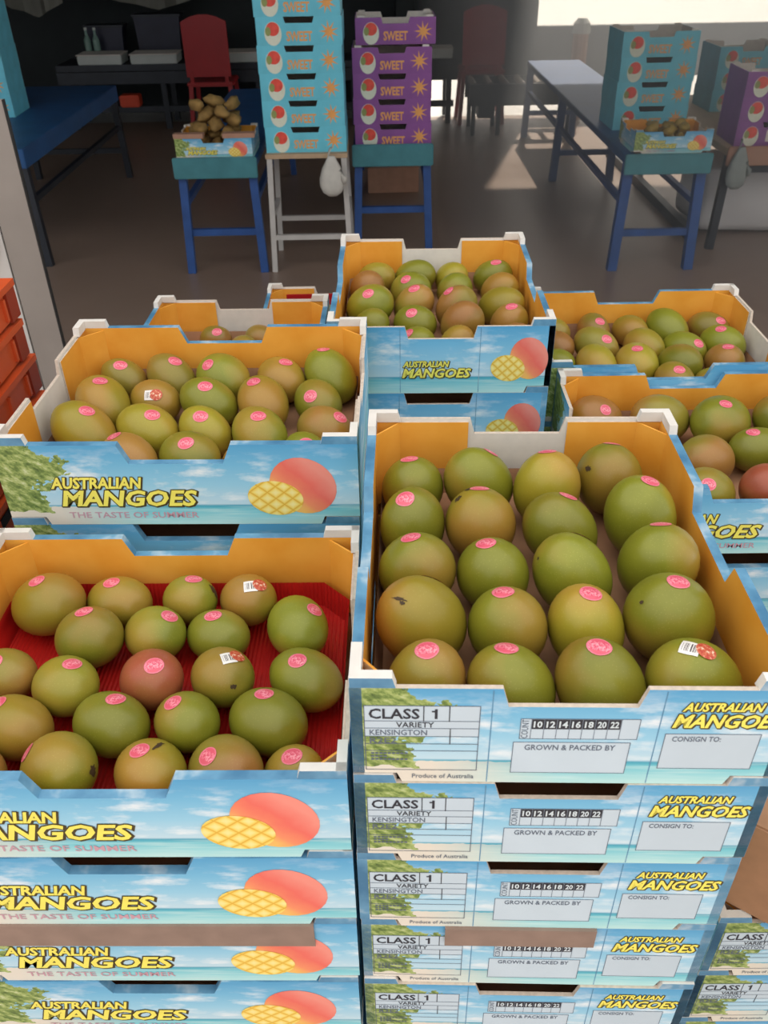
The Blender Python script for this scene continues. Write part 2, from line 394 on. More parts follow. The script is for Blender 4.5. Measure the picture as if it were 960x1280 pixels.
# ------------------------------------------------------------------ mango cartons
CL, CW = .400, .3264
TH_L, TH_S = .009, .004
NOTCH = {'L': (.062, .052, .024), 'S': (.052, .047, .019)}
TABL, TABS, TABH = .040, .034, .0095
def wall_outline(length, notch, tab):
    a, b, d = notch; x = length / 2; c = tab + .004
    return [(-x, TABH + .001), (-x + c - .004, TABH + .001), (-x + c, 0), (x - c, 0), (x - c + .004, TABH + .001), (x, TABH + .001),
            (x, CH - .0003), (a, CH - .0003), (b, CH - d), (-b, CH - d), (-a, CH - .0003), (-x, CH - .0003)]
def shift(ol, du): return [(u + du, v) for u, v in ol]
CACHE = {}
def carton_meshes():
    C = {}
    # long wall (front = -y), local to the carton; uv u runs from the panel's left edge
    mb = MB(); ol = shift(wall_outline(CL, NOTCH['L'], TABL), CL / 2)
    mb.slab((-CL / 2, -CW / 2, 0), (1, 0, 0), (0, 0, 1), (0, -1, 0), ol, TH_L, 'print_palm', 'orange_card', 'blue_edge')
    C['long'] = mb.mesh('long_wall')
    for end, pr in (('A', 'print_palm'), ('B', 'print_sky')):
        sg = -1 if end == 'A' else 1
        W2 = CW - 2 * TH_L * 0
        mb = MB(); ol = shift(wall_outline(CW - .0004, NOTCH['S'], TABS), CW / 2)
        mb.slab((sg * CL / 2, CW / 2 if end == 'A' else -CW / 2, 0), (0, -1 if end == 'A' else 1, 0), (0, 0, 1), (sg, 0, 0), ol, TH_S, pr, 'white_card', 'carton_edge')
        C['short' + end] = mb.mesh('short_wall')
        for k in (-1, 1):
            mb = MB()
            y0, y1 = k * .054, k * (CW / 2 - TH_L); x = sg * (CL / 2 - TH_S - .0002)
            lo, hi = min(y0, y1), max(y0, y1)
            mb.slab((x - sg * .0022, 0, 0), (0, 1, 0), (0, 0, 1), (-sg, 0, 0), [(lo, .0115), (hi, .0115), (hi, CH - .0035), (lo, CH - .0035)], .002, 'orange_card', 'white_card', 'carton_edge')
            C['flap%s%d' % (end, k)] = mb.mesh('inner_flap')
    # one corner post (+x,+y) : diagonal web and raised stacking tab
    for sx in (-1, 1):
        for sy in (-1, 1):
            mb = MB()
            p = Vector((sx * (CL / 2 - .034), sy * (CW / 2 - TH_L), 0)); q = Vector((sx * (CL / 2 - TH_S - .0024), sy * (CW / 2 - .034), 0))
            d = (q - p); ln = d.length; d.normalize(); n = Vector((-sx * abs(d.y), -sy * abs(d.x), 0)).normalized()
            mb.slab(p, d, (0, 0, 1), n, [(0, .0115), (ln, .0115), (ln, CH - .004), (0, CH - .004)], .002, 'orange_card', 'white_card', 'orange_card')
            z0 = CH - .002
            ol = [(0, 0), (TABL, 0), (TABL - .003, TABH + .002), (0, TABH + .002)]
            mb.slab((sx * (CL / 2 - .0002), sy * (CW / 2 - .0002), z0), (-sx, 0, 0), (0, 0, 1), (0, sy, 0), ol, .0085, 'white_card' if sy > 0 else 'tabprint', 'white_card', 'white_card')
            ol = [(0, 0), (TABS, 0), (TABS - .003, TABH + .002), (0, TABH + .002)]
            mb.slab((sx * (CL / 2 - .0001), sy * (CW / 2 - .0004), z0), (0, -sy, 0), (0, 0, 1), (sx, 0, 0), ol, .0085, 'tabprint', 'white_card', 'white_card')
            C['corner%d%d' % (sx, sy)] = mb.mesh('corner_post')
    mb = MB(); mb.box((0, 0, .0025), (CL - .024, CW - .024, .003), 'kraft'); C['base'] = mb.mesh('base')
    # red liner tray with upturned sides
    mb = MB(); x, y = CL / 2 - .012, CW / 2 - .0145; z0, z1 = .0165, .046
    a = [(-x, -y), (x, -y), (x, y), (-x, y)]; b = [(-x + .036, -y + .004), (x - .036, -y + .004), (x - .036, y - .004), (-x + .036, y - .004)]
    oct_ = lambda X, Y, k: [(-X + k, -Y), (X - k, -Y), (X, -Y + k), (X, Y - k), (X - k, Y), (-X + k, Y), (-X, Y - k), (-X, -Y + k)]
    lo, hi = oct_(x - .006, y - .006, .026), oct_(x, y, .030)
    for nm, mt in (('liner', 'red_liner'), ('liner_brown', 'kraft')):
        mb = MB(); mb.face([(u, v, z0) for u, v in lo], mt)
        for i in range(8):
            j = (i + 1) % 8
            mb.face([(*lo[i], z0), (*hi[i], z1), (*hi[j], z1), (*lo[j], z0)][::-1], mt)
            mb.face([(*lo[i], .0042), (*lo[j], .0042), (*lo[j], z0), (*lo[i], z0)], mt)
        C[nm] = mb.mesh('liner')
    # ------- print on the long wall
    F = Face2D((-CL / 2, -CW / 2, 0), (1, 0, 0), (0, 0, 1), (0, -1, 0))
    def brand(mb, F, u0, u1, v0, v1, w0, w1, y0, y1):
        for mat, n, off, dx, dy in (('ink_brown', .0004, .085, .0010, -.0009), ('ink_brown', .00045, .08, 0, 0), ('yellow_ink', .0007, .036, 0, 0)):
            F.text(mb, 'AUSTRALIAN', u0 + dx, u1 + dx, v0 + dy, v1 + dy, mat, n, off, .25)
            F.text(mb, 'MANGOES', w0 + dx, w1 + dx, y0 + dy, y1 + dy, mat, n, off * .9, .25)
    mb = MB(); brand(mb, F, .056, .158, .0500, .0640, .064, .217, .0265, .0465); C['brandL'] = mb.mesh('brand_lettering')
    mb = MB(); F.text(mb, 'THE TASTE OF SUMMER', .068, .216, .0095, .0175, 'pink_ink', .0005, .01); C['tagL'] = mb.mesh('tagline_lettering')
    mb = MB(); F.ell(mb, .338, .052, .037, .037, 'print_mango_red', .0004, egg=-.10); F.ell(mb, .306, .036, .031, .023, 'print_mango_slice', .0007, egg=-.10)
    C['fruitL'] = mb.mesh('printed_mango')
    # ------- CLASS end (A): seen from outside, u runs from +y towards -y
    F = Face2D((-CL / 2, CW / 2, 0), (0, -1, 0), (0, 0, 1), (-1, 0, 0))
    for i, u in enumerate((.104, .228)): mb = MB(); F.rect(mb, u, u + .0008, .001, CH - .002, 'blue_edge', .0002); C['foldsA%d' % i] = mb.mesh('fold_line')
    mb = MB(); u0, u1, v0, v1 = .010, .096, .0145, .0875
    F.rect(mb, u0, u1, .0535, v1, 'pale_form', .0002)
    F.frame(mb, u0, u1, v0, v1, 'ink_soft')
    for v in (.0705, .0625, .0535, .0450, .0370): F.rect(mb, u0, u1, v, v + .0006, 'ink_soft', .0004)
    for u, a, b in ((.054, .0705, v1), (.073, .0705, v1), (.074, .0450, .0625)): F.rect(mb, u, u + .0007, a, b, 'ink', .0005)
    F.text(mb, 'CLASS', .014, .051, .0735, .0840, 'ink', .0005, .02)
    F.rect(mb, .0625, .0645, .0735, .0840, 'ink', .0005); F.rect(mb, .0603, .0626, .0807, .0822, 'ink', .0005)
    F.text(mb, 'VARIETY', .034, .062, .0640, .0697, 'ink', .0005, .01)
    F.text(mb, 'KENSINGTON', .014, .057, .0553, .0612, 'ink_soft', .0005, .01)
    F.text(mb, 'R2E2', .014, .034, .0462, .0522, 'ink_soft', .0005, .01)
    for i, v in enumerate((.0335, .0300, .0265)):      # three lines of fine print, too small to read
        for k in range(9):
            a = .0145 + k * .0032
            if a < (.042, .027, .046)[i]: F.rect(mb, a, a + .0024, v, v + .0018, 'ink_soft', .0005)
    F.text(mb, 'Produce of Australia', .046, .094, .0050, .0100, 'ink_soft', .0005, .005)
    C['formA'] = mb.mesh('class_form')
    mb = MB(); u0, u1, v0, v1 = .126, .214, .0520, .0745
    F.rect(mb, u0, u1, v0, v1, 'pale_form', .0002); F.frame(mb, u0, u1, v0, v1, 'ink_soft', .0005)
    F.text(mb, 'COUNT', u0 + .0012, u0 + .0062, v0 + .001, v1 - .001, 'ink_soft', .0005, 0, rot=True)
    for i, k in enumerate((10, 12, 14, 16, 18, 20, 22)):
        a = u0 + .0085 + i * .0094
        F.rect(mb, a, a + .0088, .0632, v1 - .0007, 'ink', .0005); F.text(mb, str(k), a + .0014, a + .0074, .0655, .0720, 'white_ink', .0008, .03)
        F.rect(mb, a + .0090, a + .0094, v0, v1, 'ink_soft', .0005)
    F.rect(mb, u0 + .0080, u0 + .0084, v0, v1, 'ink_soft', .0005)
    C['countA'] = mb.mesh('count_strip')
    mb = MB(); u0, u1, v0, v1 = .122, .210, .0125, .0485
    F.rect(mb, u0, u1, v0, v1, 'pale_form', .0002); F.frame(mb, u0, u1, v0, v1, 'ink_soft', .0005)
    F.text(mb, 'GROWN & PACKED BY', .131, .199, .0395, .0455, 'ink_soft', .0005, .01); C['grownA'] = mb.mesh('grower_box')
    mb = MB(); brand(mb, F, .2425, .3000, .0840, .0925, .2380, .3160, .0665, .0800); C['brandA'] = mb.mesh('brand_lettering')
    mb = MB(); u0, u1, v0, v1 = .234, .305, .0190, .0590
    F.rect(mb, u0, u1, v0, v1, 'pale_form', .0002); F.frame(mb, u0, u1, v0, v1, 'ink_soft', .0005)
    F.text(mb, 'CONSIGN TO:', .2400, .2760, .0505, .0560, 'ink_soft', .0005, .01); C['consignA'] = mb.mesh('consign_box')
    # ------- other end (B): u runs from -y towards +y
    F = Face2D((CL / 2, -CW / 2, 0), (0, 1, 0), (0, 0, 1), (1, 0, 0))
    for i, u in enumerate((.104, .220)): mb = MB(); F.rect(mb, u, u + .0008, .001, CH - .002, 'blue_edge', .0002); C['foldsB%d' % i] = mb.mesh('fold_line')
    mb = MB(); brand(mb, F, .109, .176, .0430, .0520, .108, .208, .0260, .0400); C['brandB'] = mb.mesh('brand_lettering')
    mb = MB(); F.ell(mb, .292, .055, .028, .033, 'print_mango_red', .0004, egg=-.08); F.ell(mb, .262, .040, .025, .021, 'print_mango_slice', .0007, egg=-.08)
    C['fruitB'] = mb.mesh('printed_mango')
    return C
MATS['tabprint'] = MATS['blue_edge']
CM = carton_meshes()
def carton(loc, rz, label, group=None, zs=1.0, prints='', liner='brown'):
    """prints: which faces carry print: L (front long), A, B"""
    t = thing('mango_carton', label, 'carton', loc, rz, group); t.scale = (1, 1, zs)
    link('base', CM['base'], t)
    a = link('long_wall', CM['long'], t); b = link('long_wall', CM['long'], t, rz=math.pi)
    sa = link('short_wall', CM['shortA'], t); sb = link('short_wall', CM['shortB'], t)
    for k in (-1, 1): link('inner_flap', CM['flapA%d' % k], sa); link('inner_flap', CM['flapB%d' % k], sb)
    for sx in (-1, 1):
        for sy in (-1, 1): link('corner_post', CM['corner%d%d' % (sx, sy)], t)
    if liner: link('liner', CM['liner' if liner == 'red' else 'liner_brown'], t)['label'] = 'red plastic liner' if liner == 'red' else 'brown card liner'
    if 'L' in prints:
        for w_ in (a, b):
            link('brand_lettering', CM['brandL'], w_); link('tagline_lettering', CM['tagL'], w_); link('printed_mango', CM['fruitL'], w_)
    if 'A' in prints:
        for nm, k in (('fold_line', 'foldsA0'), ('fold_line', 'foldsA1'), ('class_form', 'formA'), ('count_strip', 'countA'), ('grower_box', 'grownA'), ('brand_lettering', 'brandA'), ('consign_box', 'consignA')):
            link(nm, CM[k], sa)
    if 'B' in prints:
        for nm, k in (('fold_line', 'foldsB0'), ('fold_line', 'foldsB1'), ('brand_lettering', 'brandB'), ('printed_mango', 'fruitB')): link(nm, CM[k], sb)
    return t
def timber_base(x, y, rz, lx, ly, h, label):
    t = thing('pallet', label, 'pallet', (x, y, 0), rz, 'timber pallets under the stacks')
    b = .018
    me = CACHE.setdefault(('deck', round(lx, 3), round(ly, 3)), None)
    if me is None:
        mb = MB(); mb.box((0, 0, 0), (lx, ly / 5 * .86, b), 'pallet_wood'); me = CACHE[('deck', round(lx, 3), round(ly, 3))] = mb.mesh('deck_board')
    for k in range(5): link('deck_board', me, t, (0, (k - 2) * ly / 5 * .94, h - b / 2))
    mb = MB(); mb.box((0, 0, (h - b) / 2), (.06, ly, h - b), 'pallet_wood'); bm_ = mb.mesh('bearer')
    for k in (-1, 0, 1): link('bearer', bm_, t, (k * (lx / 2 - .035), 0, 0))
    return t
PI2 = math.pi / 2
#        x       y       top z   yaw     n  end facing  name phrase
STACKS = {
 'R': (.1420, .6212, 1.2035, -.0335, 10, 'A', 'the tall stack showing CLASS 1 forms'),
 'L': (-.2299, .5942, 1.0996, -.0190, 9, 'L', 'the stack topped by the red-floored carton'),
 'M': (-.2229, .9567, 1.1918, -.0266, 10, 'L', 'the stack beside the orange crates'),
 'C': (.0911, 1.3419, 1.1732, -.0235, 10, 'B', 'the stack by the small lettered carton'),
 'E': (.4740, 1.0503, 1.0594, -.0100, 9, 'L', 'the stack beside the tall CLASS 1 stack'),
 'D': (.4640, 1.3850, 1.0665, -.0050, 9, 'L', 'the stack near the blue-legged bench'),
 'N': (-.2650, 1.3640, 1.0562, -.0232, 9, 'A', 'the stack behind the orange crates'),
 'F': (.4960, .6570, .8180, -.0100, 6, 'A', 'the low stack bearing a brown box'),
}
TOPLABEL = {
 'R': 'open mango carton with CLASS 1 form on its front, full of round green mangoes',
 'L': 'open mango carton with red floor bare in one corner, big yellow AUSTRALIAN MANGOES lettering',
 'M': 'crate-side open mango carton with AUSTRALIAN MANGOES lettering',
 'C': 'open mango carton with small yellow lettering and mango picture, top of its stack',
 'E': 'half-hidden open mango carton beside the CLASS 1 carton',
 'D': 'bench-side open mango carton with notched blue rim and white corner tab',
 'N': 'nearly empty mango carton with white notched end wall, three mangoes inside',
 'F': 'low mango carton with CLASS form, brown box resting on its rim',
}
VIS = {'R': 6, 'L': 5, 'M': 2, 'C': 3, 'E': 3, 'D': 2, 'N': 2, 'F': 4}
TOPS = {}
for k, (x, y, zt, yaw, n, face, phrase) in STACKS.items():
    rz = yaw + {'L': 0, 'A': PI2, 'B': -PI2}[face]
    base = round(zt - n * CH, 4)
    pitch = CH
    timber_base(x, y, rz, CL - .004, CW - .004, base, 'small timber pallet under ' + phrase)
    for i in range(n):
        z = zt - (i + 1) * pitch
        lab = TOPLABEL[k] if i == 0 else 'mango carton, %s from the top of %s' % (ORD[i], phrase)
        jx, jy, jr = (0, 0, 0) if i == 0 else (R.uniform(-.0012, .0012), R.uniform(-.0012, .0012), R.uniform(-.003, .003))
        if k == 'R' and i == 3: jx, jy = 0, .001
        if k in 'RL' and i > 0: jy -= .0006 * i
        t = carton((x + jx, y + jy, z), rz + jr, lab, 'printed mango cartons in stacks', prints=face if i < VIS[k] else '', liner=('red' if k == 'L' else 'brown') if i == 0 else '')
        if i == 0: TOPS[k] = t

# brown sheets between cartons of two stacks, their lip folded down over the front
def divider(name, label, c, rz, lx, ly, lip, mat):
    mb = MB(); t = .0012
    mb.box((0, 0, 0), (lx, ly, t), mat); mb.box((0, -ly / 2 + t / 2, -lip / 2 - t / 2), (lx, t, lip), mat)
    return tag(link(name, mb.mesh(name), None, c, rz), label, 'sheet')
x, y, zt, yaw = STACKS['L'][:4]
divider('cardboard_sheet', 'grey brown cardboard sheet under second carton of red-floored carton stack', (x + .0025, y - .0130, zt - 2 * CH - .0003), yaw, .315, CW - .018, .034, 'kraft_grey')
x, y, zt, yaw = STACKS['R'][:4]
divider('cardboard_sheet', 'brown cardboard sheet between cartons of the tall CLASS 1 stack', (x - .016, y - .0130, zt - 3 * CH - .0003), yaw, .140, CL - .018, .027, 'kraft_grey')

# plain brown box on the low stack
mb = MB(); mb.box((0, 0, .065), (.20, .18, .13), 'kraft'); bb = mb.mesh('box_body', bevel=.002)
t = thing('brown_box', 'plain brown cardboard box turned askew on the low carton stack', 'box', (.458, .502, .818 + TABH), -.62)
link('body', bb, t); mb = MB(); mb.box((0, 0, .1304), (.2005, .045, .0008), 'wood'); link('tape', mb.mesh('tape'), t)

# ------------------------------------------------------------------ mangoes
MB_, MC_, MA_ = 1.0, .94, 1.27          # unit half width, thickness, length
def mrad(d):
    e = 1 / math.sqrt((d.x / MB_) ** 2 + (d.y / MC_) ** 2 + (d.z / MA_) ** 2)
    g = 1 + .10 * d.x * d.z - .05 * d.z + .03 * d.x
    g -= .05 * math.exp(-(1 - d.z) / .012)
    g += .03 * math.exp(-((d - Vector((-.45, 0, -.89))).length_squared) / .05)
    return e * g
def mango_mesh():
    nu, nv = 30, 20; vs = []; fs = []
    vs.append(Vector((0, 0, 1)) * mrad(Vector((0, 0, 1))))
    for j in range(1, nv):
        th = math.pi * j / nv
        for i in range(nu):
            ph = 2 * math.pi * i / nu; d = Vector((math.sin(th) * math.cos(ph), math.sin(th) * math.sin(ph), math.cos(th))); vs.append(d * mrad(d))
    vs.append(Vector((0, 0, -1)) * mrad(Vector((0, 0, -1))))
    for i in range(nu): fs.append((0, 1 + i, 1 + (i + 1) % nu))
    for j in range(nv - 2):
        for i in range(nu):
            a = 1 + j * nu + i; b = 1 + j * nu + (i + 1) % nu; fs.append((a, a + nu, b + nu, b))
    L_ = len(vs) - 1
    for i in range(nu): fs.append((L_, 1 + (nv - 2) * nu + (i + 1) % nu, 1 + (nv - 2) * nu + i))
    return vs, fs
MV, MF = mango_mesh()
def mango_data(mat, r):
    """meshes in a few sizes, shared by alike mangoes"""
    k = ('mango', mat, r)
    if k not in CACHE:
        me = bpy.data.meshes.new('mango'); me.from_pydata([v * r for v in MV], [], MF); me.materials.append(MATS[mat])
        me.polygons.foreach_set('use_smooth', [True] * len(me.polygons)); CACHE[k] = me
    return CACHE[k], r
def patch(d0, r, s, mat, name, shape='disc', up=None, lift=.0005, asp=1.0):
    d0 = d0.normalized(); up = up or Vector((0, 0, 1))
    t1 = up.cross(d0); t1 = t1.normalized() if t1.length > 1e-3 else Vector((1, 0, 0)); t2 = d0.cross(t1)
    k0 = mrad(d0) * r; V = []; Fs = []; U = []
    def P(a, b):
        d = (d0 + t1 * (a * s / k0) + t2 * (b * s * asp / k0)).normalized(); return d * (mrad(d) * r + lift)
    if shape in ('disc', 'blot'):
        n = 18; jag = [1.0] * n if shape == 'disc' else [R.uniform(.45, 1.0) for _ in range(n)]; V.append(P(0, 0)); U.append((0, 0))
        for ring in (.5, 1.0):
            for i in range(n):
                a, b = jag[i] * ring * math.cos(2 * math.pi * i / n), jag[i] * ring * math.sin(2 * math.pi * i / n); V.append(P(a, b)); U.append((a, b))
        for i in range(n):
            j = (i + 1) % n; Fs.append((0, 1 + i, 1 + j)); Fs.append((1 + i, 1 + n + i, 1 + n + j, 1 + j))
    else:
        n = 5
        for j in range(n):
            for i in range(n): a, b = -1 + 2 * i / (n - 1), -1 + 2 * j / (n - 1); V.append(P(a, b)); U.append((a, b))
        for j in range(n - 1):
            for i in range(n - 1): Fs.append((j * n + i, j * n + i + 1, (j + 1) * n + i + 1, (j + 1) * n + i))
    me = bpy.data.meshes.new(name); me.from_pydata(V, [], Fs); me.materials.append(MATS[mat])
    ul = me.uv_layers.new(name='UVMap')
    for lp in me.loops: ul.data[lp.index].uv = U[lp.vertex_index]
    me.polygons.foreach_set('use_smooth', [True] * len(me.polygons))
    return me
LOOK = {'g': ('mango_green', 'green'), 'y': ('mango_yellow', 'yellow green'), 'b': ('mango_blush', 'blushed olive'), 'r': ('mango_red', 'red blushed')}
DIRS = []
for _i in range(420):
    _z = 1 - 2 * (_i + .5) / 420; _p = _i * 2.399963; _r = math.sqrt(1 - _z * _z); DIRS.append((_r * math.cos(_p), _r * math.sin(_p), _z))
DIRS = np.array(DIRS)
MVN = np.array([tuple(v) for v in MV])
def pack(items, xy, rz, floor_z):
    """moves the fruit sideways until none cuts into another or into the walls; shrinks them a little where they cannot all fit"""
    n = len(items); Q = [np.array(I['q']) for I in items]
    H = np.array([(MVN @ q.T @ DIRS.T).max(0) for q in Q]); HN = np.array([(MVN @ q.T @ -DIRS.T).max(0) for q in Q])
    low = np.array([(MVN @ q.T)[:, 2].min() for q in Q])
    cr, sr = math.cos(rz), math.sin(rz)
    ax = np.array([[cr, sr], [-sr, cr]])                                   # carton axes in the world
    s2 = math.sqrt(.5)
    planes = [((1, 0), CL / 2 - .0128), ((-1, 0), CL / 2 - .0128), ((0, 1), CW / 2 - .0152), ((0, -1), CW / 2 - .0152)] + [((a * s2, b * s2), .2160) for a in (-1, 1) for b in (-1, 1)]
    PN = np.array([ax.T @ np.array(p) for p, _ in planes]); PL = np.array([l for _, l in planes])
    WS = np.array([[(MVN @ q.T @ np.array((p[0], p[1], 0))).max() for p in PN] for q in Q])
    r = np.array([I['r'] for I in items]); c0 = np.array([tuple(I['c0'])[:2] for I in items]); c = c0.copy()
    ii, jj = np.triu_indices(n, 1); o2 = np.array(xy)
    DX = DIRS[:, :2]; dxy = np.sqrt((DX ** 2).sum(1))
    for round_ in range(14):
        for step in range(160):
            z = floor_z - low * r
            if step < 110: c += (c0 - c) * .03
            P = np.concatenate([c, z[:, None]], 1); D = P[ii] - P[jj]
            near = np.where((D ** 2).sum(1) < .0121)[0]
            if len(near):
                S = D[near] @ DIRS.T - HN[ii[near]] * r[ii[near], None] - H[jj[near]] * r[jj[near], None]
                S = np.where(dxy > .35, S / np.maximum(dxy, .35), -9)
                k = S.argmax(1); sep = S[np.arange(len(near)), k]
                for m_ in np.where(sep < 0)[0]:
                    d = DX[k[m_]] / dxy[k[m_]] * (-sep[m_]) * .42; c[ii[near[m_]]] += d; c[jj[near[m_]]] -= d
            for w_ in range(8):
                e = (c - o2) @ PN[w_] + WS[:, w_] * r - PL[w_]; e = np.maximum(e, 0); c -= e[:, None] * PN[w_]
        z = floor_z - low * r; P = np.concatenate([c, z[:, None]], 1); D = P[ii] - P[jj]
        S = (D @ DIRS.T - HN[ii] * r[ii, None] - H[jj] * r[jj, None]).max(1)
        bad = np.where(S < -.0010)[0]
        if not len(bad): break
        for m_ in set(ii[bad]) | set(jj[bad]): r[m_] *= .98
    for I, p, z_, r_ in zip(items, c, floor_z - low * r, r):
        I['c'] = Vector((p[0], p[1], z_)); I['r'] = float(r_)
def fill(k, org, sc, rows, beta, phi, jit, where, rowref, colref, cols_rev=False, blem={}):
    """rows of (x, top y, width, sticker (x,y) or None, colour key) in crop pixels; org + crop/sc is the photo pixel"""
    x, y, zt, yaw, n, face, _ = STACKS[k]
    floor_z = zt - CH + .0167; items = []
    for ri, row in enumerate(rows):
        for ci, (cx, ty, wd, st, ck) in enumerate(row):
            cx, ty, wd = org[0] + cx / sc, org[1] + ty / sc, wd / sc
            ph = math.radians(phi + R.uniform(-jit, jit)); be = math.radians(beta + R.uniform(-8, 8))
            ap = math.sqrt((MA_ * math.sin(be)) ** 2 + math.cos(be) ** 2)
            hx = math.sqrt((ap * math.cos(ph)) ** 2 + math.sin(ph) ** 2); hv = math.sqrt((ap * math.sin(ph)) ** 2 + math.cos(ph) ** 2)
            cy = ty + wd / 2 / hx * hv
            zc = floor_z + .038
            roll = R.uniform(0, 6.28)
            for _ in range(3):
                c = on_z(cx, cy, zc); d = (c - CAMP); dep = d.dot(FW)
                r = min(.0440, max(.0270, 1.01 * wd / 2 * dep / FPX / hx)); r = round(r, 3)
                v = d.normalized(); e1 = RT; e2 = v.cross(e1) * -1
                e2 = e1.cross(v)
                ax = (-v * math.cos(be) + (e1 * math.cos(ph) + e2 * math.sin(ph)) * math.sin(be)).normalized()
                q = Vector((0, 0, 1)).rotation_difference(ax).to_matrix() @ Matrix.Rotation(roll, 3, 'Z')
                zc = floor_z - min((q @ p).z for p in MV) * r
            items.append(dict(c=c.copy(), c0=c.copy(), r=r, q=q, st=st, ck=ck, ri=ri, ci=ci))
            items[-1]['c'].z = zc
    rz = yaw + {'L': 0, 'A': PI2, 'B': -PI2}[face]
    pack(items, (x, y), rz, floor_z)
    nr = len(rows)
    for it in items:
        mat, word = LOOK[it['ck']]
        me, r = mango_data(mat, it['r'])
        nc = len(rows[it['ri']]); col = (nc - 1 - it['ci']) if cols_rev else it['ci']
        o = link('mango', me, None, it['c']); o.rotation_euler = it['q'].to_euler()
        tag(o, '%s mango in %s, row %s from %s, %s from %s' % (word, where, ['one', 'two', 'three', 'four', 'five', 'six'][nr - 1 - it['ri']], rowref, ORD[col], colref), 'mango', 'mangoes in ' + where)
        def hit_dir(zx, zy):      # where the camera ray meets the fruit, in the fruit's own frame
            d = ray(org[0] + zx / sc, org[1] + zy / sc).normalized(); oc = CAMP - it['c0']; oc.z = CAMH - it['c'].z
            rr = it['r'] * 1.04; b = oc.dot(d); disc = b * b - oc.length_squared + rr * rr
            hit = oc + d * (-b - math.sqrt(disc)) if disc > 0 else oc + d * (-b)
            return (it['q'].transposed() @ hit).normalized(), it['q'].transposed() @ Vector((0, .4, 1))
        for (zx, zy, sz, asp) in blem.get((it['ri'], it['ci']), ()):
            dl, upl = hit_dir(zx, zy); link('blemish', patch(dl, r, sz, 'bruise', 'blemish', 'blot', upl, .0003, asp), o)['label'] = 'dark brown blemish'
        st = it['st']
        if st:
            kind = st[2] if len(st) > 2 else 'p'
            dl, upl = hit_dir(st[0], st[1])
            if kind == 'p':
                s_ = link('sticker', patch(dl, r, .0098, 'sticker_pink', 'sticker', up=upl, asp=.9), o); s_['label'] = 'round pink sticker'
            else:
                t1 = upl.cross(dl).normalized()
                s_ = link('barcode_label', patch((dl - t1 * .14).normalized(), r, .0072, 'sticker_barcode', 'barcode_label', 'rect', upl, .0006, .95), o); s_['label'] = 'white barcode sticker'
                s_ = link('sticker', patch((dl + t1 * .16).normalized(), r, .0080, 'sticker_red', 'sticker', 'disc', upl, .0009), o); s_['label'] = 'red fruit sticker'

fill('R', (430, 490), 1.811, [
 [(148, 140, 143, (138, 153), 'g'), (300, 147, 157, (330, 160), 'g'), (460, 143, 155, (462, 152), 'y'), (617, 130, 160, (627, 140), 'g')],
 [(150, 233, 157, (135, 265), 'g'), (317, 235, 172, (317, 247), 'y'), (490, 227, 165, (510, 237), 'g'), (664, 213, 168, (688, 228), 'g')],
 [(158, 323, 175, (144, 343), 'g'), (338, 333, 170, (325, 357), 'g'), (518, 320, 180, (540, 322), 'g'), (705, 310, 183, (713, 320), 'g')],
 [(162, 442, 205, (187, 447), 'y'), (363, 445, 187, (356, 472), 'g'), (555, 450, 182, (567, 477), 'y'), (753, 428, 210, (774, 465), 'g')],
 [(187, 580, 190, (190, 613), 'b'), (397, 580, 195, (387, 602), 'g'), (603, 585, 205, (601, 622), 'g'), (822, 570, 210, (832, 612, 'b'), 'g')],
], 31, 90, 16, 'CLASS 1 carton', 'its panel', 'red-floored carton', False,
 blem={(1, 1): [(290, 248, .009, .45), (268, 272, .005, 1.2)], (3, 0): [(115, 512, .010, .16), (122, 520, .003, .8)], (3, 3): [(698, 512, .003, 1.0)], (2, 2): [(447, 384, .002, 1.0)], (0, 3): [(575, 200, .006, .7)]})
fill('L', (0, 640), 2.087, [
 [(145, 150, 190, (108, 170), 'y'), (322, 153, 170, (297, 173), 'y'), (487, 140, 160, (493, 162), 'g'), (655, 140, 168, (667, 187, 'b'), 'y')],
 [(185, 242, 198, (166, 262), 'g'), (375, 238, 178, (408, 275), 'g'), (552, 235, 170, (535, 258), 'g'), (733, 240, 180, (778, 280), 'g')],
 [(62, 348, 165, (28, 390), 'b'), (240, 355, 195, (255, 385), 'g'), (432, 346, 180, (436, 397), 'r'), (617, 345, 190, (640, 387, 'b'), 'g'), (810, 352, 185, (783, 380), 'g')],
 [(85, 460, 195, (34, 484), 'y'), (288, 455, 205, (300, 480), 'g'), (490, 475, 195, (446, 515), 'g'), (695, 466, 212, (682, 485), 'g')],
 [(-60, 592, 190, None, 'b'), (135, 587, 210, (30, 633), 'g'), (345, 598, 210, (308, 637), 'y'), (567, 592, 225, (508, 656), 'b'), (785, 603, 180, (776, 640), 'g')],
], 34, -14, 22, 'red-floored carton', 'its lettering', 'bare corner', True,
 blem={(4, 2): [(362, 622, .011, .3)], (0, 2): [(545, 195, .007, 1.5)], (2, 3): [(640, 460, .004, .9)], (4, 1): [(215, 690, .006, 1.3)]})
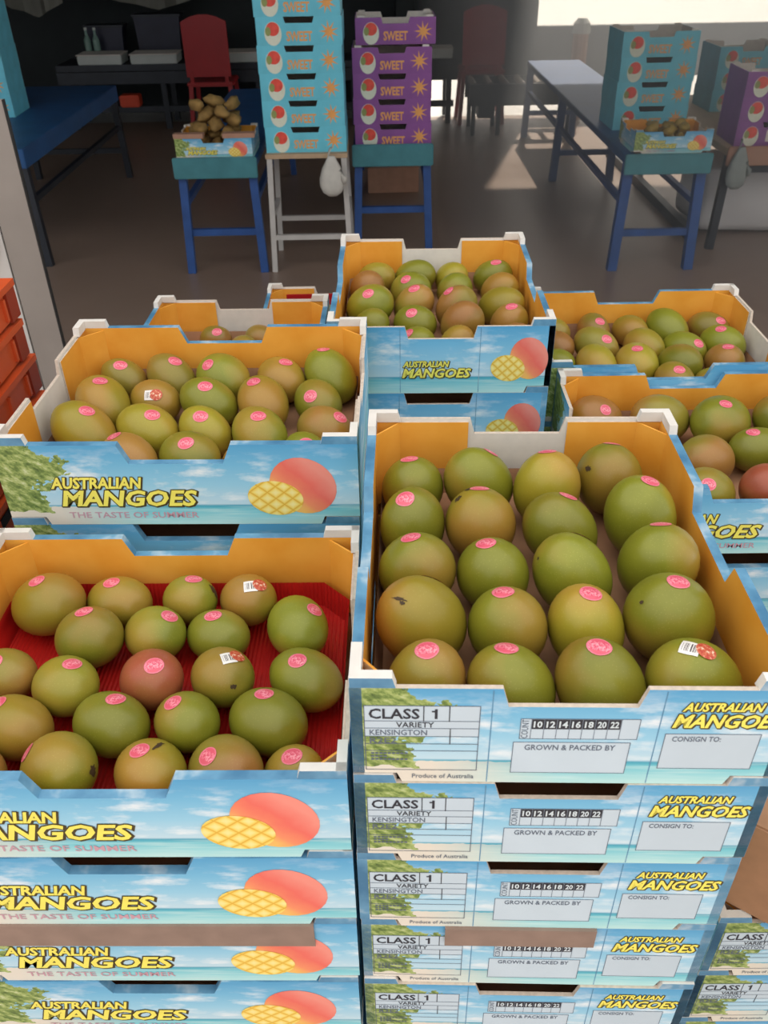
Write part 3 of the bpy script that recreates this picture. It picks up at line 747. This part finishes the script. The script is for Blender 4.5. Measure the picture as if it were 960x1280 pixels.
fill('M', (0, 330), 2.0, [
 [(302, 228, 112, (288, 240), 'b'), (427, 230, 122, (435, 243), 'b'), (560, 210, 130, (517, 235), 'g'), (697, 227, 130, (705, 238), 'y'), (830, 210, 130, (812, 213), 'g')],
 [(255, 286, 140, (243, 297), 'y'), (396, 284, 120, (385, 320, 'b'), 'y'), (532, 278, 138, (520, 295), 'g'), (678, 273, 135, (651, 288), 'y'), (818, 276, 125, (796, 318), 'g')],
 [(208, 352, 160, (214, 373), 'y'), (363, 350, 150, (372, 376), 'y'), (507, 358, 135, (490, 378), 'y'), (655, 350, 145, (648, 373), 'g'), (803, 353, 140, (838, 382), 'b')],
 [(143, 420, 110, (143, 432), 'b'), (330, 418, 150, (293, 432), 'b'), (481, 417, 155, (467, 445), 'g'), (632, 432, 120, (635, 436), 'b'), (775, 406, 120, (768, 425), 'g')],
], 52, -45, 15, 'crate-side carton', 'lettering', 'crates')
fill('C', (400, 270), 3.0, [
 [(198, 160, 135, None, 'y'), (345, 150, 145, None, 'g'), (495, 165, 130, None, 'y'), (645, 140, 135, (655, 150), 'g')],
 [(182, 205, 140, None, 'b'), (345, 203, 160, (320, 232), 'g'), (508, 207, 140, None, 'g'), (675, 222, 150, None, 'y')],
 [(172, 270, 175, (160, 300), 'g'), (348, 280, 155, (345, 295), 'b'), (515, 270, 165, (480, 290), 'b'), (688, 268, 165, None, 'y')],
 [(190, 350, 140, None, 'g'), (358, 332, 160, (340, 360), 'g'), (530, 332, 175, None, 'b'), (715, 330, 150, (720, 345), 'b')],
 [(200, 400, 140, None, 'g'), (375, 393, 125, (335, 410), 'g'), (525, 397, 130, None, 'y'), (745, 392, 130, None, 'b')],
], 40, 25, 20, 'small-lettered carton', 'panel', 'mango picture', True)
fill('D', (680, 340), 3.4286, [
 [(40, 190, 130, None, 'b'), (190, 160, 145, (220, 185), 'b'), (345, 158, 155, None, 'y'), (525, 162, 175, None, 'g'), (690, 155, 165, (740, 190), 'b')],
 [(50, 260, 150, None, 'b'), (220, 235, 185, (265, 285), 'b'), (400, 232, 175, None, 'y'), (580, 235, 170, (640, 285), 'g'), (760, 225, 180, (750, 235), 'g')],
 [(75, 335, 150, None, 'g'), (250, 320, 185, None, 'y'), (440, 315, 195, (440, 335), 'y'), (640, 310, 185, None, 'g'), (815, 313, 170, (830, 325), 'b')],
 [(120, 385, 150, None, 'y'), (310, 385, 150, None, 'b'), (500, 388, 180, (515, 410), 'y'), (685, 398, 155, None, 'g'), (865, 372, 150, None, 'y')],
], 40, -25, 20, 'bench-side carton', 'its neighbour', 'small-lettered carton')
fill('E', (640, 340), 3.0, [
 [(310, 465, 200, (355, 512), 'b'), (555, 452, 210, None, 'b'), (790, 468, 235, (820, 500), 'g'), (1010, 460, 220, None, 'g')],
 [(495, 590, 210, None, 'g'), (740, 600, 220, None, 'b'), (950, 588, 210, (940, 610), 'g'), (1165, 590, 220, None, 'g')],
 [(500, 730, 220, None, 'y'), (715, 728, 235, (735, 800), 'g'), (955, 718, 225, None, 'r'), (1190, 725, 225, None, 'b')],
], 45, 170, 15, 'half-hidden carton', 'lettering', 'CLASS 1 carton')
fill('N', (190, 340), 3.84, [
 [(310, 262, 135, (310, 285), 'b'), (515, 230, 130, None, 'b')],
 [(465, 300, 120, None, 'b')],
], 40, 10, 15, 'nearly empty carton', 'orange crate side', 'crates')

# ------------------------------------------------------------------ orange crates
def crate_meshes():
    lx, ly, h = .30, .40, .054; t = .008
    mb = MB()
    mb.box((0, 0, .004), (lx - .01, ly - .01, .006), 'orange_dark')
    for s in (-1, 1):
        mb.box((s * (lx / 2 - t / 2), 0, h / 2), (t, ly, h - .004), 'orange_plastic'); mb.box((0, s * (ly / 2 - t / 2), h / 2), (lx - 2 * t, t, h - .004), 'orange_plastic')
    body = mb.mesh('body')
    mb = MB(); k = .006
    for s in (-1, 1):
        mb.box((s * (lx / 2 - t / 2 + .003), 0, h - .006), (t + .006, ly + .012, .009), 'orange_plastic'); mb.box((0, s * (ly / 2 - t / 2 + .003), h - .006), (lx - 2 * t, t + .006, .009), 'orange_plastic')
    rim = mb.mesh('rim')
    mb = MB(); mb.box((lx / 2 + .001, 0, .022), (.006, .006, .030), 'orange_plastic'); ribs = mb.mesh('rib')
    mb = MB(); mb.box((lx / 2 + .0003, 0, .026), (.002, .10, .014), 'black_rubber'); slot = mb.mesh('hand_slot')
    mb = MB(); mb.box((lx / 2 - .006, 0, .027), (.022, .030, .050), 'orange_dark')
    corner = mb.mesh('corner_post')
    return body, rim, ribs, slot, corner
cm = crate_meshes()
GX, GY, GTOP = -.655, .930, 1.262
timber_base(GX, GY, 0, .29, .39, .136, 'small timber pallet under the orange crates')
n = 20; pit = (GTOP - .136) / n
for i in range(n):
    t = thing('orange_crate', 'shallow orange crate, %s from the top of the orange stack' % ORD[i] if i else 'shallow orange crate topmost of the orange stack', 'crate',
              (GX + R.uniform(-.003, .003), GY + R.uniform(-.004, .004), GTOP - (i + 1) * pit), R.uniform(-.012, .012), 'orange crates in one stack')
    for nm, me in zip(('body', 'rim', 'hand_slot'), (cm[0], cm[1], cm[3])): link(nm, me, t)
    for j in range(6): link('rib', cm[2], t, (0, -.165 + j * .066, 0))
    for s in (-1, 1): link('corner_post', cm[4], t, (0, s * .188, 0))

# white partition panel
t = thing('partition_panel', 'white partition panel with grey edge post behind the orange crates', 'partition', (-1.35, 2.0, 0))
mb = MB(); mb.box((-.02, .01, .67), (.98, .02, 1.32), 'white_panel'); link('panel', mb.mesh('panel'), t)
mb = MB(); mb.box((.512, .006, .67), (.075, .013, 1.34), 'grey_post'); link('edge_post', mb.mesh('edge_post'), t)
mb = MB(); mb.box((.5510, .006, .67), (.003, .012, 1.34), 'black_rubber'); link('seal_strip', mb.mesh('seal_strip'), t)
mb = MB(); mb.tube([(.425 + .03 * math.cos(a * .393), -.012, 1.05 + .055 * math.sin(a * .393)) for a in range(17)], .004, 'grey_post'); link('ring_handle', mb.mesh('ring_handle'), t)

# ------------------------------------------------------------------ benches and stands
def bench(name, label, x0, x1, y0, y1, z, frame, top, lip=0.0, lipmat=None, rail=.22, legs=None, th=.04, leg=.042, cat='bench', splay=.02, side=True):
    t = thing(name, label, cat, ((x0 + x1) / 2, (y0 + y1) / 2, 0)); hx, hy = (x1 - x0) / 2, (y1 - y0) / 2
    mb = MB(); mb.box((0, 0, z - th / 2), (2 * hx, 2 * hy, th), top); link('top', mb.mesh('top', bevel=.004), t)
    if lip:
        mb = MB(); mb.box((0, -hy - .012, z + lip / 2 - .05), (2 * hx + .01, .024, lip + .07), lipmat or top); link('front_rail', mb.mesh('front_rail', bevel=.005), t)
    ys = legs or [-hy + .04, hy - .04]
    for yy in ys:
        for sx in (-1, 1):
            mb = MB(); mb.bar((sx * (hx - .03), yy, z - th), (sx * (hx - .03 + splay), yy - (splay if yy < 0 else -splay), 0), leg, leg, frame); link('leg', mb.mesh('leg'), t)
        mb = MB(); mb.bar((-hx + .03, yy, rail), (hx - .03, yy, rail), .03, .035, frame); link('cross_rail', mb.mesh('cross_rail'), t)
    for sx in (-1, 1) if side else ():
        mb = MB(); mb.bar((sx * (hx - .03), ys[0], rail + .16), (sx * (hx - .03), ys[-1], rail + .16), .03, .03, frame); link('side_rail', mb.mesh('side_rail'), t)
    return t
bench('work_bench', 'blue-legged bench carrying the carton of brown fruit scraps', -1.065, -.635, 4.70, 6.9, .60, 'blue_paint', 'bench_blue', .035, 'teal_paint', rail=.22)
t = thing('white_stand', 'white steel stand carrying the tall light blue carton stack', 'stand', (-.372, 4.90, 0))
mb = MB(); mb.box((0, 0, .612), (.43, .38, .022), 'wood'); link('top', mb.mesh('top'), t)
for sx in (-1, 1):
    for sy in (-1, 1):
        mb = MB(); mb.bar((sx * .195, sy * .17, .601), (sx * .215, sy * .185, 0), .028, .028, 'white_paint'); link('leg', mb.mesh('leg'), t)
for sy in (-1, 1):
    mb = MB(); mb.bar((-.205, sy * .18, .19), (.205, sy * .18, .19), .024, .026, 'white_paint'); link('cross_rail', mb.mesh('cross_rail'), t)
for sx in (-1, 1):
    mb = MB(); mb.bar((sx * .205, -.18, .30), (sx * .205, .18, .30), .022, .024, 'white_paint'); link('side_rail', mb.mesh('side_rail'), t)
bench('work_bench', 'blue-legged bench under the purple carton stack', -.135, .305, 5.0, 7.0, .575, 'blue_paint', 'bench_blue', .045, 'teal_paint', rail=.24)
bench('work_bench', 'long blue-legged bench carrying the pale grey carton stack', 1.28, 1.72, 4.62, 8.04, .60, 'blue_paint', 'bench_blue', .03, 'teal_paint', rail=.20, legs=[-1.67, .2, 1.67], leg=.05)
bench('work_bench', 'wooden topped bench under the maroon cartons with white labels', 1.93, 2.75, 4.95, 6.6, .555, 'dark_steel', 'wood', .03, 'pink_card', rail=.44, side=False)
bench('work_bench', 'blue slab bench under the grid-labelled carton stack', -2.62, -1.90, 4.86, 6.9, .64, 'dark_steel', 'bench_blue', .0, None, rail=.2, th=.10)

# lettered tray cartons of the background stacks
def tray_meshes(kind):
    lx, ly, h = .42, .32, .124; C = {}
    main, pale = {'cyan': ('cyan_card', 'cyan_pale'), 'purple': ('purple_card', 'purple_pale'), 'maroon': ('purple_card', 'purple_pale')}[kind]
    mb = MB(); mb.box((0, 0, .003), (lx - .010, ly - .046, .004), 'kraft'); C['base'] = mb.mesh('base')
    a, b, d = .075, .066, .028
    ol = [(-lx / 2, 0), (lx / 2, 0), (lx / 2, h), (a, h), (b, h - d), (-b, h - d), (-a, h), (-lx / 2, h)]
    mb = MB(); mb.slab((0, -ly / 2, 0), (1, 0, 0), (0, 0, 1), (0, -1, 0), ol, .006, main, 'white_card', pale); C['long'] = mb.mesh('long_wall')
    mb = MB(); mb.slab((lx / 2, 0, 0), (0, 1, 0), (0, 0, 1), (1, 0, 0), [(-ly / 2 + .006, 0), (ly / 2 - .006, 0), (ly / 2 - .006, h), (-ly / 2 + .006, h)], .005, main, 'white_card', pale); C['short'] = mb.mesh('short_wall')
    F = Face2D((0, -ly / 2, 0), (1, 0, 0), (0, 0, 1), (0, -1, 0))
    mb = MB(); F.ell(mb, -.128, .052, .042, .052, 'badge_white', .0006, 20); F.ell(mb, -.128, .072, .032, .030, 'badge_red', .0010, 18); F.ell(mb, -.152, .062, .014, .020, 'badge_green', .0014, 12); C['badge'] = mb.mesh('badge')
    mb = MB()
    if kind == 'maroon':
        F.rect(mb, -.045, .075, .025, .085, 'white_card', .0008); F.rect(mb, .125, .20, .025, .085, 'white_card', .0008)
    else:
        F.text(mb, 'SWEET', -.062, .062, .020, .060, 'star_orange', .0008, .03)
    C['lettering'] = mb.mesh('lettering')
    mb = MB(); F.star(mb, .145, .058, .050, 'star_orange', 9, .0006); F.ell(mb, .145, .058, .018, .018, 'star_orange', .0010, 14); C['star'] = mb.mesh('printed_star')
    mb = MB(); mb.box((0, 0, h - .001), (.036, .008, .020), 'white_card'); C['tab'] = mb.mesh('stacking_tab')
    return C, h
TM = {k: tray_meshes(k) for k in ('cyan', 'purple', 'maroon')}
def tray(kind, loc, rz, label, group):
    C, h = TM[kind]; t = thing('fruit_carton', label, 'carton', loc, rz, group)
    link('base', C['base'], t)
    a = link('long_wall', C['long'], t); link('long_wall', C['long'], t, rz=math.pi)
    link('short_wall', C['short'], t); link('short_wall', C['short'], t, rz=math.pi)
    for s in (-1, 1):
        for q in (-1, 1): link('stacking_tab', C['tab'], t, (s * .178, q * .1482, 0))
    link('badge', C['badge'], a); link('lettering', C['lettering'], a)
    if kind != 'maroon': link('printed_star', C['star'], a)
    return t
h = TM['cyan'][1]
for i in range(8):
    tray('cyan', (-.373 + R.uniform(-.004, .004), 4.91, .623 + i * h), R.uniform(-.003, .003), 'light blue carton with round badge, %s above the white stand' % ORD[i], 'light blue cartons on the white stand')
for i in range(5):
    dx, dy = (0, 0) if i < 4 else (.02, .03)
    tray('purple', (.087 + dx + R.uniform(-.003, .003), 5.19 + dy, .575 + i * h + (.009 if i == 4 else 0)), R.uniform(-.003, .003), 'purple carton with orange star, %s above the bench' % ORD[i], 'purple cartons on the bench')
tray('purple', (.10, 5.55, .575), 0, 'purple carton behind the purple stack, resting on the bench', 'purple cartons behind the stack')
for i in range(3):
    tray('maroon', (2.19 + R.uniform(-.004, .004), 5.16, .555 + i * h), -.03, 'maroon carton with white labels, %s above the wooden topped bench' % ORD[i], 'maroon cartons with white labels')
for i in range(4):
    tray('cyan', (1.56 + R.uniform(-.003, .003), 5.42, .60 + i * h), .02, 'hazy pale blue carton, %s above the long bench' % ORD[i], 'pale cartons on the long bench')
for i in range(6):
    tray('cyan', (-2.46 + R.uniform(-.003, .003), 5.90, .64 + i * h), PI2 * .0 + .05, 'light blue carton with badge, %s above the blue slab bench' % ORD[i], 'light blue cartons on the blue slab bench')
for i in range(3):
    tray('cyan', (2.36 + R.uniform(-.003, .003), 6.15, .555 + i * h), .04, 'light blue carton, %s above the wooden topped bench' % ORD[i], 'light blue cartons behind the maroon ones')

# mango cartons on the benches, heaped with scraps
carton((-.852, 4.885, .600), 0, 'mango carton heaped with brown fruit scraps on the blue-legged bench', 'open mango cartons on benches', prints='L')
carton((1.53, 4.84, .600), 0, 'mango carton heaped with fruit on the long bench', 'open mango cartons on benches', prints='L')
def lump(r, seed, mat, sq=(1, .7, .6)):
    rr = random.Random(seed); bm = bmesh.new(); bmesh.ops.create_icosphere(bm, subdivisions=2, radius=r)
    ph = [rr.uniform(0, 6) for _ in range(6)]
    for v in bm.verts:
        d = v.co.normalized(); k = 1 + .22 * math.sin(4 * d.x + ph[0]) * math.cos(3 * d.y + ph[1]) + .15 * math.sin(6 * d.z + ph[2])
        v.co = Vector((v.co.x * sq[0], v.co.y * sq[1], v.co.z * sq[2])) * k
    me = bpy.data.meshes.new('lump'); bm.to_mesh(me); bm.free(); me.materials.append(MATS[mat])
    me.polygons.foreach_set('use_smooth', [True] * len(me.polygons)); return me
LM = [lump(.045, s, 'scrap_brown', (1.2, .8, .68)) for s in range(4)]
def heap(cx, cy, floor_z, hx, hy, word, grp, count, meshes):
    """each piece is let down at the lowest of several spots, onto the floor or the pieces below"""
    VN = [np.array([tuple(v.co) for v in me.vertices]) for me in meshes]; placed = []
    for n in range(count):
        rot = Matrix.Rotation(R.uniform(0, 6.28), 3, 'Z') @ Matrix.Rotation(R.uniform(-.35, .35), 3, 'X') @ Matrix.Rotation(R.uniform(-.35, .35), 3, 'Y')
        V = VN[n % len(VN)] @ np.array(rot).T; Hp = (V @ DIRS.T).max(0); Hn = (V @ -DIRS.T).max(0)
        ext = V.max(0); lo = V.min(0); f = 1 - .35 * n / count; best = None
        for t_ in range(48):
            px, py = R.uniform(-1, 1) * max(0, hx - ext[0]) * f, R.uniform(-1, 1) * max(0, hy - ext[1]) * f
            z = floor_z - lo[2]
            while placed:
                D = np.array([(px - p[0], py - p[1], z - p[2]) for p, _, _ in placed])
                S = (D @ DIRS.T - Hn - np.array([q for _, q, _ in placed])).max(1)
                if S.min() >= -.0015: break
                z += .003
            if best is None or z < best[2]: best = (px, py, z)
        placed.append((best, Hp, Hn))
        o = link('fruit_scrap', meshes[n % len(meshes)], None, (cx + best[0], cy + best[1], best[2])); o.rotation_euler = rot.to_euler()
        tag(o, word, 'fruit', grp)
heap(-.852, 4.895, .6167, .178, .130, 'withered brown fruit heaped in the carton on the blue-legged bench', 'brown fruit heap on the bench', 20, LM)
LM2 = [lump(.034, s + 9, 'brown_fruit', (1.1, .8, .85)) for s in range(3)]
heap(1.53, 4.84, .6167, .178, .138, 'small olive fruit heaped in the carton on the long bench', 'olive fruit heap on the long bench', 14, LM2)
# loose cardboard slats either side of the heap
for i, (a, b) in enumerate((((-1.055, 4.745, .7165), (-.90, 4.742, .7165)), ((-.80, 4.742, .7165), (-.635, 4.745, .7165)))):
    mb = MB(); mb.bar(a, b, .05, .022, 'pink_card'); tag(link('cardboard_strip', mb.mesh('cardboard_strip')), ['pink brown cardboard strip lying on the scrap carton rim, toward the dark wall', 'pink brown cardboard strip on the scrap carton rim, toward the white stand'][i], 'strip')

# cloth pouches hanging from the stands
def pouch(name, label, x, y, ztop, w_, h_, mat):
    t = thing(name, label, 'glove', (x, y, ztop))
    mb = MB(); rings = []; n = 12
    prof = [(0, .30), (-.1, .42), (-.3, .72), (-.55, .95), (-.75, 1.0), (-.9, .82), (-1.0, .35)]
    for k, (z, s) in enumerate(prof):
        rings.append([Vector((w_ / 2 * s * math.cos(2 * math.pi * i / n) * (1 + .08 * math.sin(3 * i + k)), w_ * .22 * s * math.sin(2 * math.pi * i / n), z * h_)) for i in range(n)])
    for k in range(len(rings) - 1):
        for i in range(n):
            j = (i + 1) % n; mb.face([rings[k][i], rings[k + 1][i], rings[k + 1][j], rings[k][j]], mat)
    mb.face(rings[0], mat); mb.face(rings[-1][::-1], mat); link('body', mb.mesh('body', smooth=True), t)
    mb = MB(); mb.tube([(-w_ * .15, 0, -.02), (-w_ * .05, .005, .03), (0, .03, .035)], .006, mat); link('cuff_tie', mb.mesh('cuff_tie', smooth=True), t)
    mb = MB(); mb.tube([(w_ * .30, 0, -.35 * h_), (w_ * .48, -.01, -.55 * h_), (w_ * .5, -.01, -.68 * h_)], [.016, .018, .008], mat); link('thumb', mb.mesh('thumb', smooth=True), t)
pouch('work_glove', 'white work glove hanging from the white stand', -.24, 4.665, .62, .13, .20, 'cloth_white')
pouch('work_glove', 'grey work glove hanging from the wooden topped bench', 1.985, 4.900, .575, .12, .22, 'cloth_grey')

# things further back
mb = MB(); mb.box((0, 0, .085), (.36, .3, .17), 'pink_card'); bb = mb.mesh('body', bevel=.004)
t = thing('cardboard_box', 'pinkish cardboard box on the floor under the purple stack bench', 'box', (.11, 6.45, 0)); link('body', bb, t)
mb = MB(); mb.box((0, 0, .1708), (.36, .04, .0012), 'wood'); link('tape', mb.mesh('tape'), t)

t = thing('back_bench', 'long dark bench along the back wall carrying white trays', 'bench', (-1.08, 8.9, 0))
mb = MB(); mb.box((0, 0, .52), (3.64, .5, .05), 'dark_steel'); link('top', mb.mesh('top'), t)
mb = MB(); mb.box((0, -.255, .44), (3.64, .02, .10), 'dark_steel'); link('apron', mb.mesh('apron'), t)
for k in range(5):
    for s in (-1, 1):
        mb = MB(); mb.bar((-1.75 + k * .875, s * .2, .5), (-1.75 + k * .875, s * .2, 0), .05, .05, 'dark_steel'); link('leg', mb.mesh('leg'), t)
mb = MB(); mb.box((0, -.2, .17), (3.6, .04, .05), 'dark_steel'); link('lower_rail', mb.mesh('lower_rail'), t)
for i, (x0, x1) in enumerate(((-2.70, -2.30), (-2.22, -1.80), (-1.36, -1.05), (.48, .70))):
    mb = MB(); mb.box((0, 0, .0375), (x1 - x0, .26, .075), 'foam_white'); mb2 = MB()
    t = thing('foam_tray', 'white foam tray on the dark back bench, %s from the corrugated side wall' % ORD[i], 'tray', ((x0 + x1) / 2, 8.80, .545), 0, 'white trays on the back bench')
    link('body', mb.mesh('body', bevel=.008), t); mb2.box((0, 0, .0785), (x1 - x0 + .01, .27, .008), 'white_card'); link('lid', mb2.mesh('lid'), t)
mb = MB(); mb.box((0, 0, .05), (.18, .14, .10), 'orange_light'); tag(link('orange_box', mb.mesh('orange_box', bevel=.01), None, (-2.28, 8.70, .195)), 'small orange red box on the rail of the dark back bench', 'box')
def chair(x, y, label):
    t = thing('plastic_chair', label, 'chair', (x, y, 0), 0, 'red plastic chairs')
    mb = MB(); mb.box((0, 0, .44), (.40, .40, .035), 'red_plastic'); link('seat', mb.mesh('seat', bevel=.01), t)
    mb = MB()
    for k in range(5):
        a0, a1 = -.19 + k * .076, -.19 + (k + 1) * .076; c0, c1 = .19 - .9 * a0 * a0, .19 - .9 * a1 * a1
        mb.slab((0, 0, 0), (1, 0, 0), (0, 0, 1), (0, -1, 0), [(a0, .50), (a1, .50), (a1, .97 - 1.5 * a1 * a1), (a0, .97 - 1.5 * a0 * a0)], -.0 + .02, 'red_plastic', 'red_plastic', 'red_plastic')
    bk = link('backrest', mb.mesh('backrest', weld=True), t, (0, -.19, 0))
    for sx in (-1, 1):
        for sy in (-1, 1):
            mb = MB(); mb.bar((sx * .17, sy * .17, .43), (sx * .20, sy * .20, 0), .035, .035, 'red_plastic'); link('leg', mb.mesh('leg'), t)
        mb = MB(); mb.bar((sx * .15, -.185, .44), (sx * .15, -.185, .55), .03, .02, 'red_plastic'); link('back_support', mb.mesh('back_support'), t)
chair(-1.44, 8.38, 'red plastic chair before the dark back bench'); chair(.97, 8.78, 'red plastic chair beside the roller conveyor')
# roller conveyor in front of the bright yard
t = thing('roller_conveyor', 'dark roller conveyor on thin legs before the bright yard', 'conveyor', (1.27, 8.33, 0))
for s in (-1, 1):
    mb = MB(); mb.box((0, s * .22, .33), (.92, .03, .17), 'dark_steel'); link('side_rail', mb.mesh('side_rail'), t)
for k in range(7):
    mb = MB(); mb.tube([(-.42 + k * .14, -.21, .40), (-.42 + k * .14, .21, .40)], .028, 'grey_post', 8); link('roller', mb.mesh('roller'), t)
for sx in (-.42, -.20, .42):
    for sy in (-1, 1):
        mb = MB(); mb.bar((sx, sy * .2, .26), (sx, sy * .2, 0), .035, .035, 'dark_steel'); link('leg', mb.mesh('leg'), t)
mb = MB(); mb.box((-.31, 0, .2), (.12, .3, .14), 'dark_steel'); link('motor', mb.mesh('motor'), t)
# floor rail and white sack on the far side
mb = MB(); mb.box((0, 0, .03), (.05, 2.2, .06), 'dark_steel'); tag(link('floor_rail', mb.mesh('floor_rail'), None, (1.88, 6.2, 0)), 'dark steel rail on the floor beside the white sack', 'rail')
def sack():
    bm = bmesh.new(); bmesh.ops.create_cube(bm, size=1)
    bmesh.ops.subdivide_edges(bm, edges=bm.edges, cuts=7, use_grid_fill=True)
    for v in bm.verts:
        p = v.co * 2; m_ = max(abs(p.x), abs(p.y), abs(p.z)); q = p.normalized() * (m_ * .35) + p * .65
        k = 1 + .05 * math.sin(5 * p.x + 3 * p.z) * math.cos(4 * p.y)
        v.co = Vector((q.x * .42 * k, q.y * .30 * k, max(-.2, q.z * .2)))
    me = bpy.data.meshes.new('sack'); bm.to_mesh(me); bm.free(); me.materials.append(MATS['white_plastic']); me.polygons.foreach_set('use_smooth', [True] * len(me.polygons)); return me
t = thing('white_sack', 'big white plastic sack on the floor under the wooden topped bench', 'sack', (2.34, 5.50, .2)); link('body', sack(), t)
mb = MB(); mb.tube([(-.2, 0, .19), (0, 0, .225), (.2, 0, .19)], .02, 'white_plastic'); link('seam_roll', mb.mesh('seam_roll', smooth=True), t)
# grey tarpaulins hanging over the back bench
def tarp(x, y, ztop, zbot, w_, label):
    n, mrow = 14, 6; mb = MB(); P = {}
    for i in range(n + 1):
        for j in range(mrow + 1):
            u = i / n - .5; v = j / mrow; zb = zbot + abs(u) * .22
            P[i, j] = Vector((u * w_, .05 * math.sin(9 * u + 2) * v + .03 * math.sin(21 * u) * v, ztop + (zb - ztop) * v))
    for i in range(n):
        for j in range(mrow):
            q = [P[i, j], P[i, j + 1], P[i + 1, j + 1], P[i + 1, j]]; mb.face(q, 'tarp'); mb.face([p + Vector((0, .01, 0)) for p in q[::-1]], 'tarp')
    t = thing('tarpaulin', label, 'tarpaulin', (x, y, 0)); link('sheet', mb.mesh('sheet', smooth=False), t)
    mb = MB(); mb.tube([(-w_ / 2, .005, ztop), (w_ / 2, .005, ztop)], .02, 'dark_steel'); link('hanging_pole', mb.mesh('hanging_pole'), t)
    for s in (-1, 1):
        mb = MB(); mb.tube([(s * w_ * .4, .005, ztop), (s * w_ * .4, .005, 3.43)], .008, 'dark_steel'); link('hanger', mb.mesh('hanger'), t)
tarp(-2.0, 9.1, 2.3, .93, .9, 'grey tarpaulin hanging above the white trays'); tarp(-2.95, 8.6, 2.3, .93, .5, 'grey tarpaulin hanging above the blue slab bench')

# bins and bottles on the back bench, a capped bollard by the conveyor
for i, (x, w_, h_) in enumerate(((-2.52, .34, .26), (-2.02, .42, .34), (-1.60, .30, .22))):
    t = thing('storage_bin', ['small', 'wide tall', 'low'][i] + ' dark navy bin behind the white trays on the back bench', 'bin', (x, 9.06, .545), 0, 'dark bins on the back bench')
    mb = MB(); mb.slab((0, 0, 0), (1, 0, 0), (0, 0, 1), (0, -1, 0), [(-w_ / 2 + .02, 0), (w_ / 2 - .02, 0), (w_ / 2, h_), (-w_ / 2, h_)], .16, 'bin_navy', 'bin_navy', 'bin_navy'); link('body', mb.mesh('body'), t)
    mb = MB(); mb.box((0, .08, h_ + .008), (w_ + .03, .19, .018), 'dark_steel'); link('lid', mb.mesh('lid'), t)
for i, x in enumerate((-2.66, -2.58)):
    t = thing('bottle', 'pale green bottle on the back bench, %s from the side wall' % ORD[i], 'bottle', (x, 8.96, .545), 0, 'bottles on the back bench')
    mb = MB(); mb.tube([(0, 0, 0), (0, 0, .17), (0, 0, .21), (0, 0, .25)], [.032, .032, .013, .012], 'bottle_green', 10); link('body', mb.mesh('body'), t)
    mb = MB(); mb.tube([(0, 0, .25), (0, 0, .27)], .014, 'foam_white', 10); link('cap', mb.mesh('cap'), t)
t = thing('bollard', 'pinkish bollard with a bright white cap beside the conveyor', 'bollard', (1.86, 8.75, 0))
mb = MB(); mb.tube([(0, 0, 0), (0, 0, .72)], .07, 'pink_card', 12); link('post', mb.mesh('post'), t)
mb = MB(); mb.tube([(0, 0, .72), (0, 0, .80), (0, 0, .84)], [.085, .075, .04], 'foam_white', 12); link('cap', mb.mesh('cap'), t)

# small far carton with red lining behind the nearly empty one
OX, OY, OZ = -.105, 1.80, .812
timber_base(OX, OY, PI2, CL - .004, CW - .004, round(OZ - 6 * CH, 4), 'small timber pallet under the far red-lined carton stack')
for i in range(7):
    carton((OX, OY, OZ - i * CH), PI2, 'mango carton, %s from the top of the far red-lined stack' % ORD[i] if i else 'small far mango carton with red lining behind the nearly empty carton', 'printed mango cartons in stacks', liner='red' if i == 0 else '')
for i, (a, b) in enumerate(((-.208, 1.905), (-.138, 1.91), (-.068, 1.905), (.002, 1.91))):
    me, r = mango_data(('mango_blush', 'mango_green')[i % 2], .032); o = link('mango', me, None, (a, b, OZ + .0047 + .0328)); o.rotation_euler = (.25, 0, i)
    o.location.z = OZ + .0167 - min((o.rotation_euler.to_matrix() @ p).z for p in MV) * r
    tag(o, '%s mango in the far red-lined carton, %s from its white corner' % (('blushed', 'green')[i % 2], ORD[i]), 'mango', 'mangoes in far red-lined carton')

mb = MB(); mb.box((0, 0, .045), (.004, .20, .07), 'red_plastic'); o = tag(link('red_sheet', mb.mesh('red_sheet', bevel=.001), None, (OX - .02, OY + .172, OZ + .0167), PI2), 'small red plastic sheet standing in the far red-lined carton', 'sheet')

# scattering volume added to imitate lens glare toward the open yard
mb = MB(); mb.box((3.11, 6.35, 1.70), (5.50, 6.35, 3.38), 'white_card'); hz = mb.mesh('glare_haze')
hm = bpy.data.materials.new('glare_haze'); hm.use_nodes = True; ht = hm.node_tree; ht.nodes.clear()
ho = ht.nodes.new('ShaderNodeOutputMaterial'); hv = ht.nodes.new('ShaderNodeVolumeScatter'); hv.inputs['Density'].default_value = .23; hv.inputs['Anisotropy'].default_value = .5
hv.inputs['Color'].default_value = (.86, .92, 1, 1); ht.links.new(hv.outputs[0], ho.inputs['Volume'])
hz.materials.clear(); hz.materials.append(hm)
o = link('glare_haze', hz); o['kind'] = 'stuff'; o['label'] = 'pale veil added to imitate lens glare before the bright yard'; o['category'] = 'glare_haze'
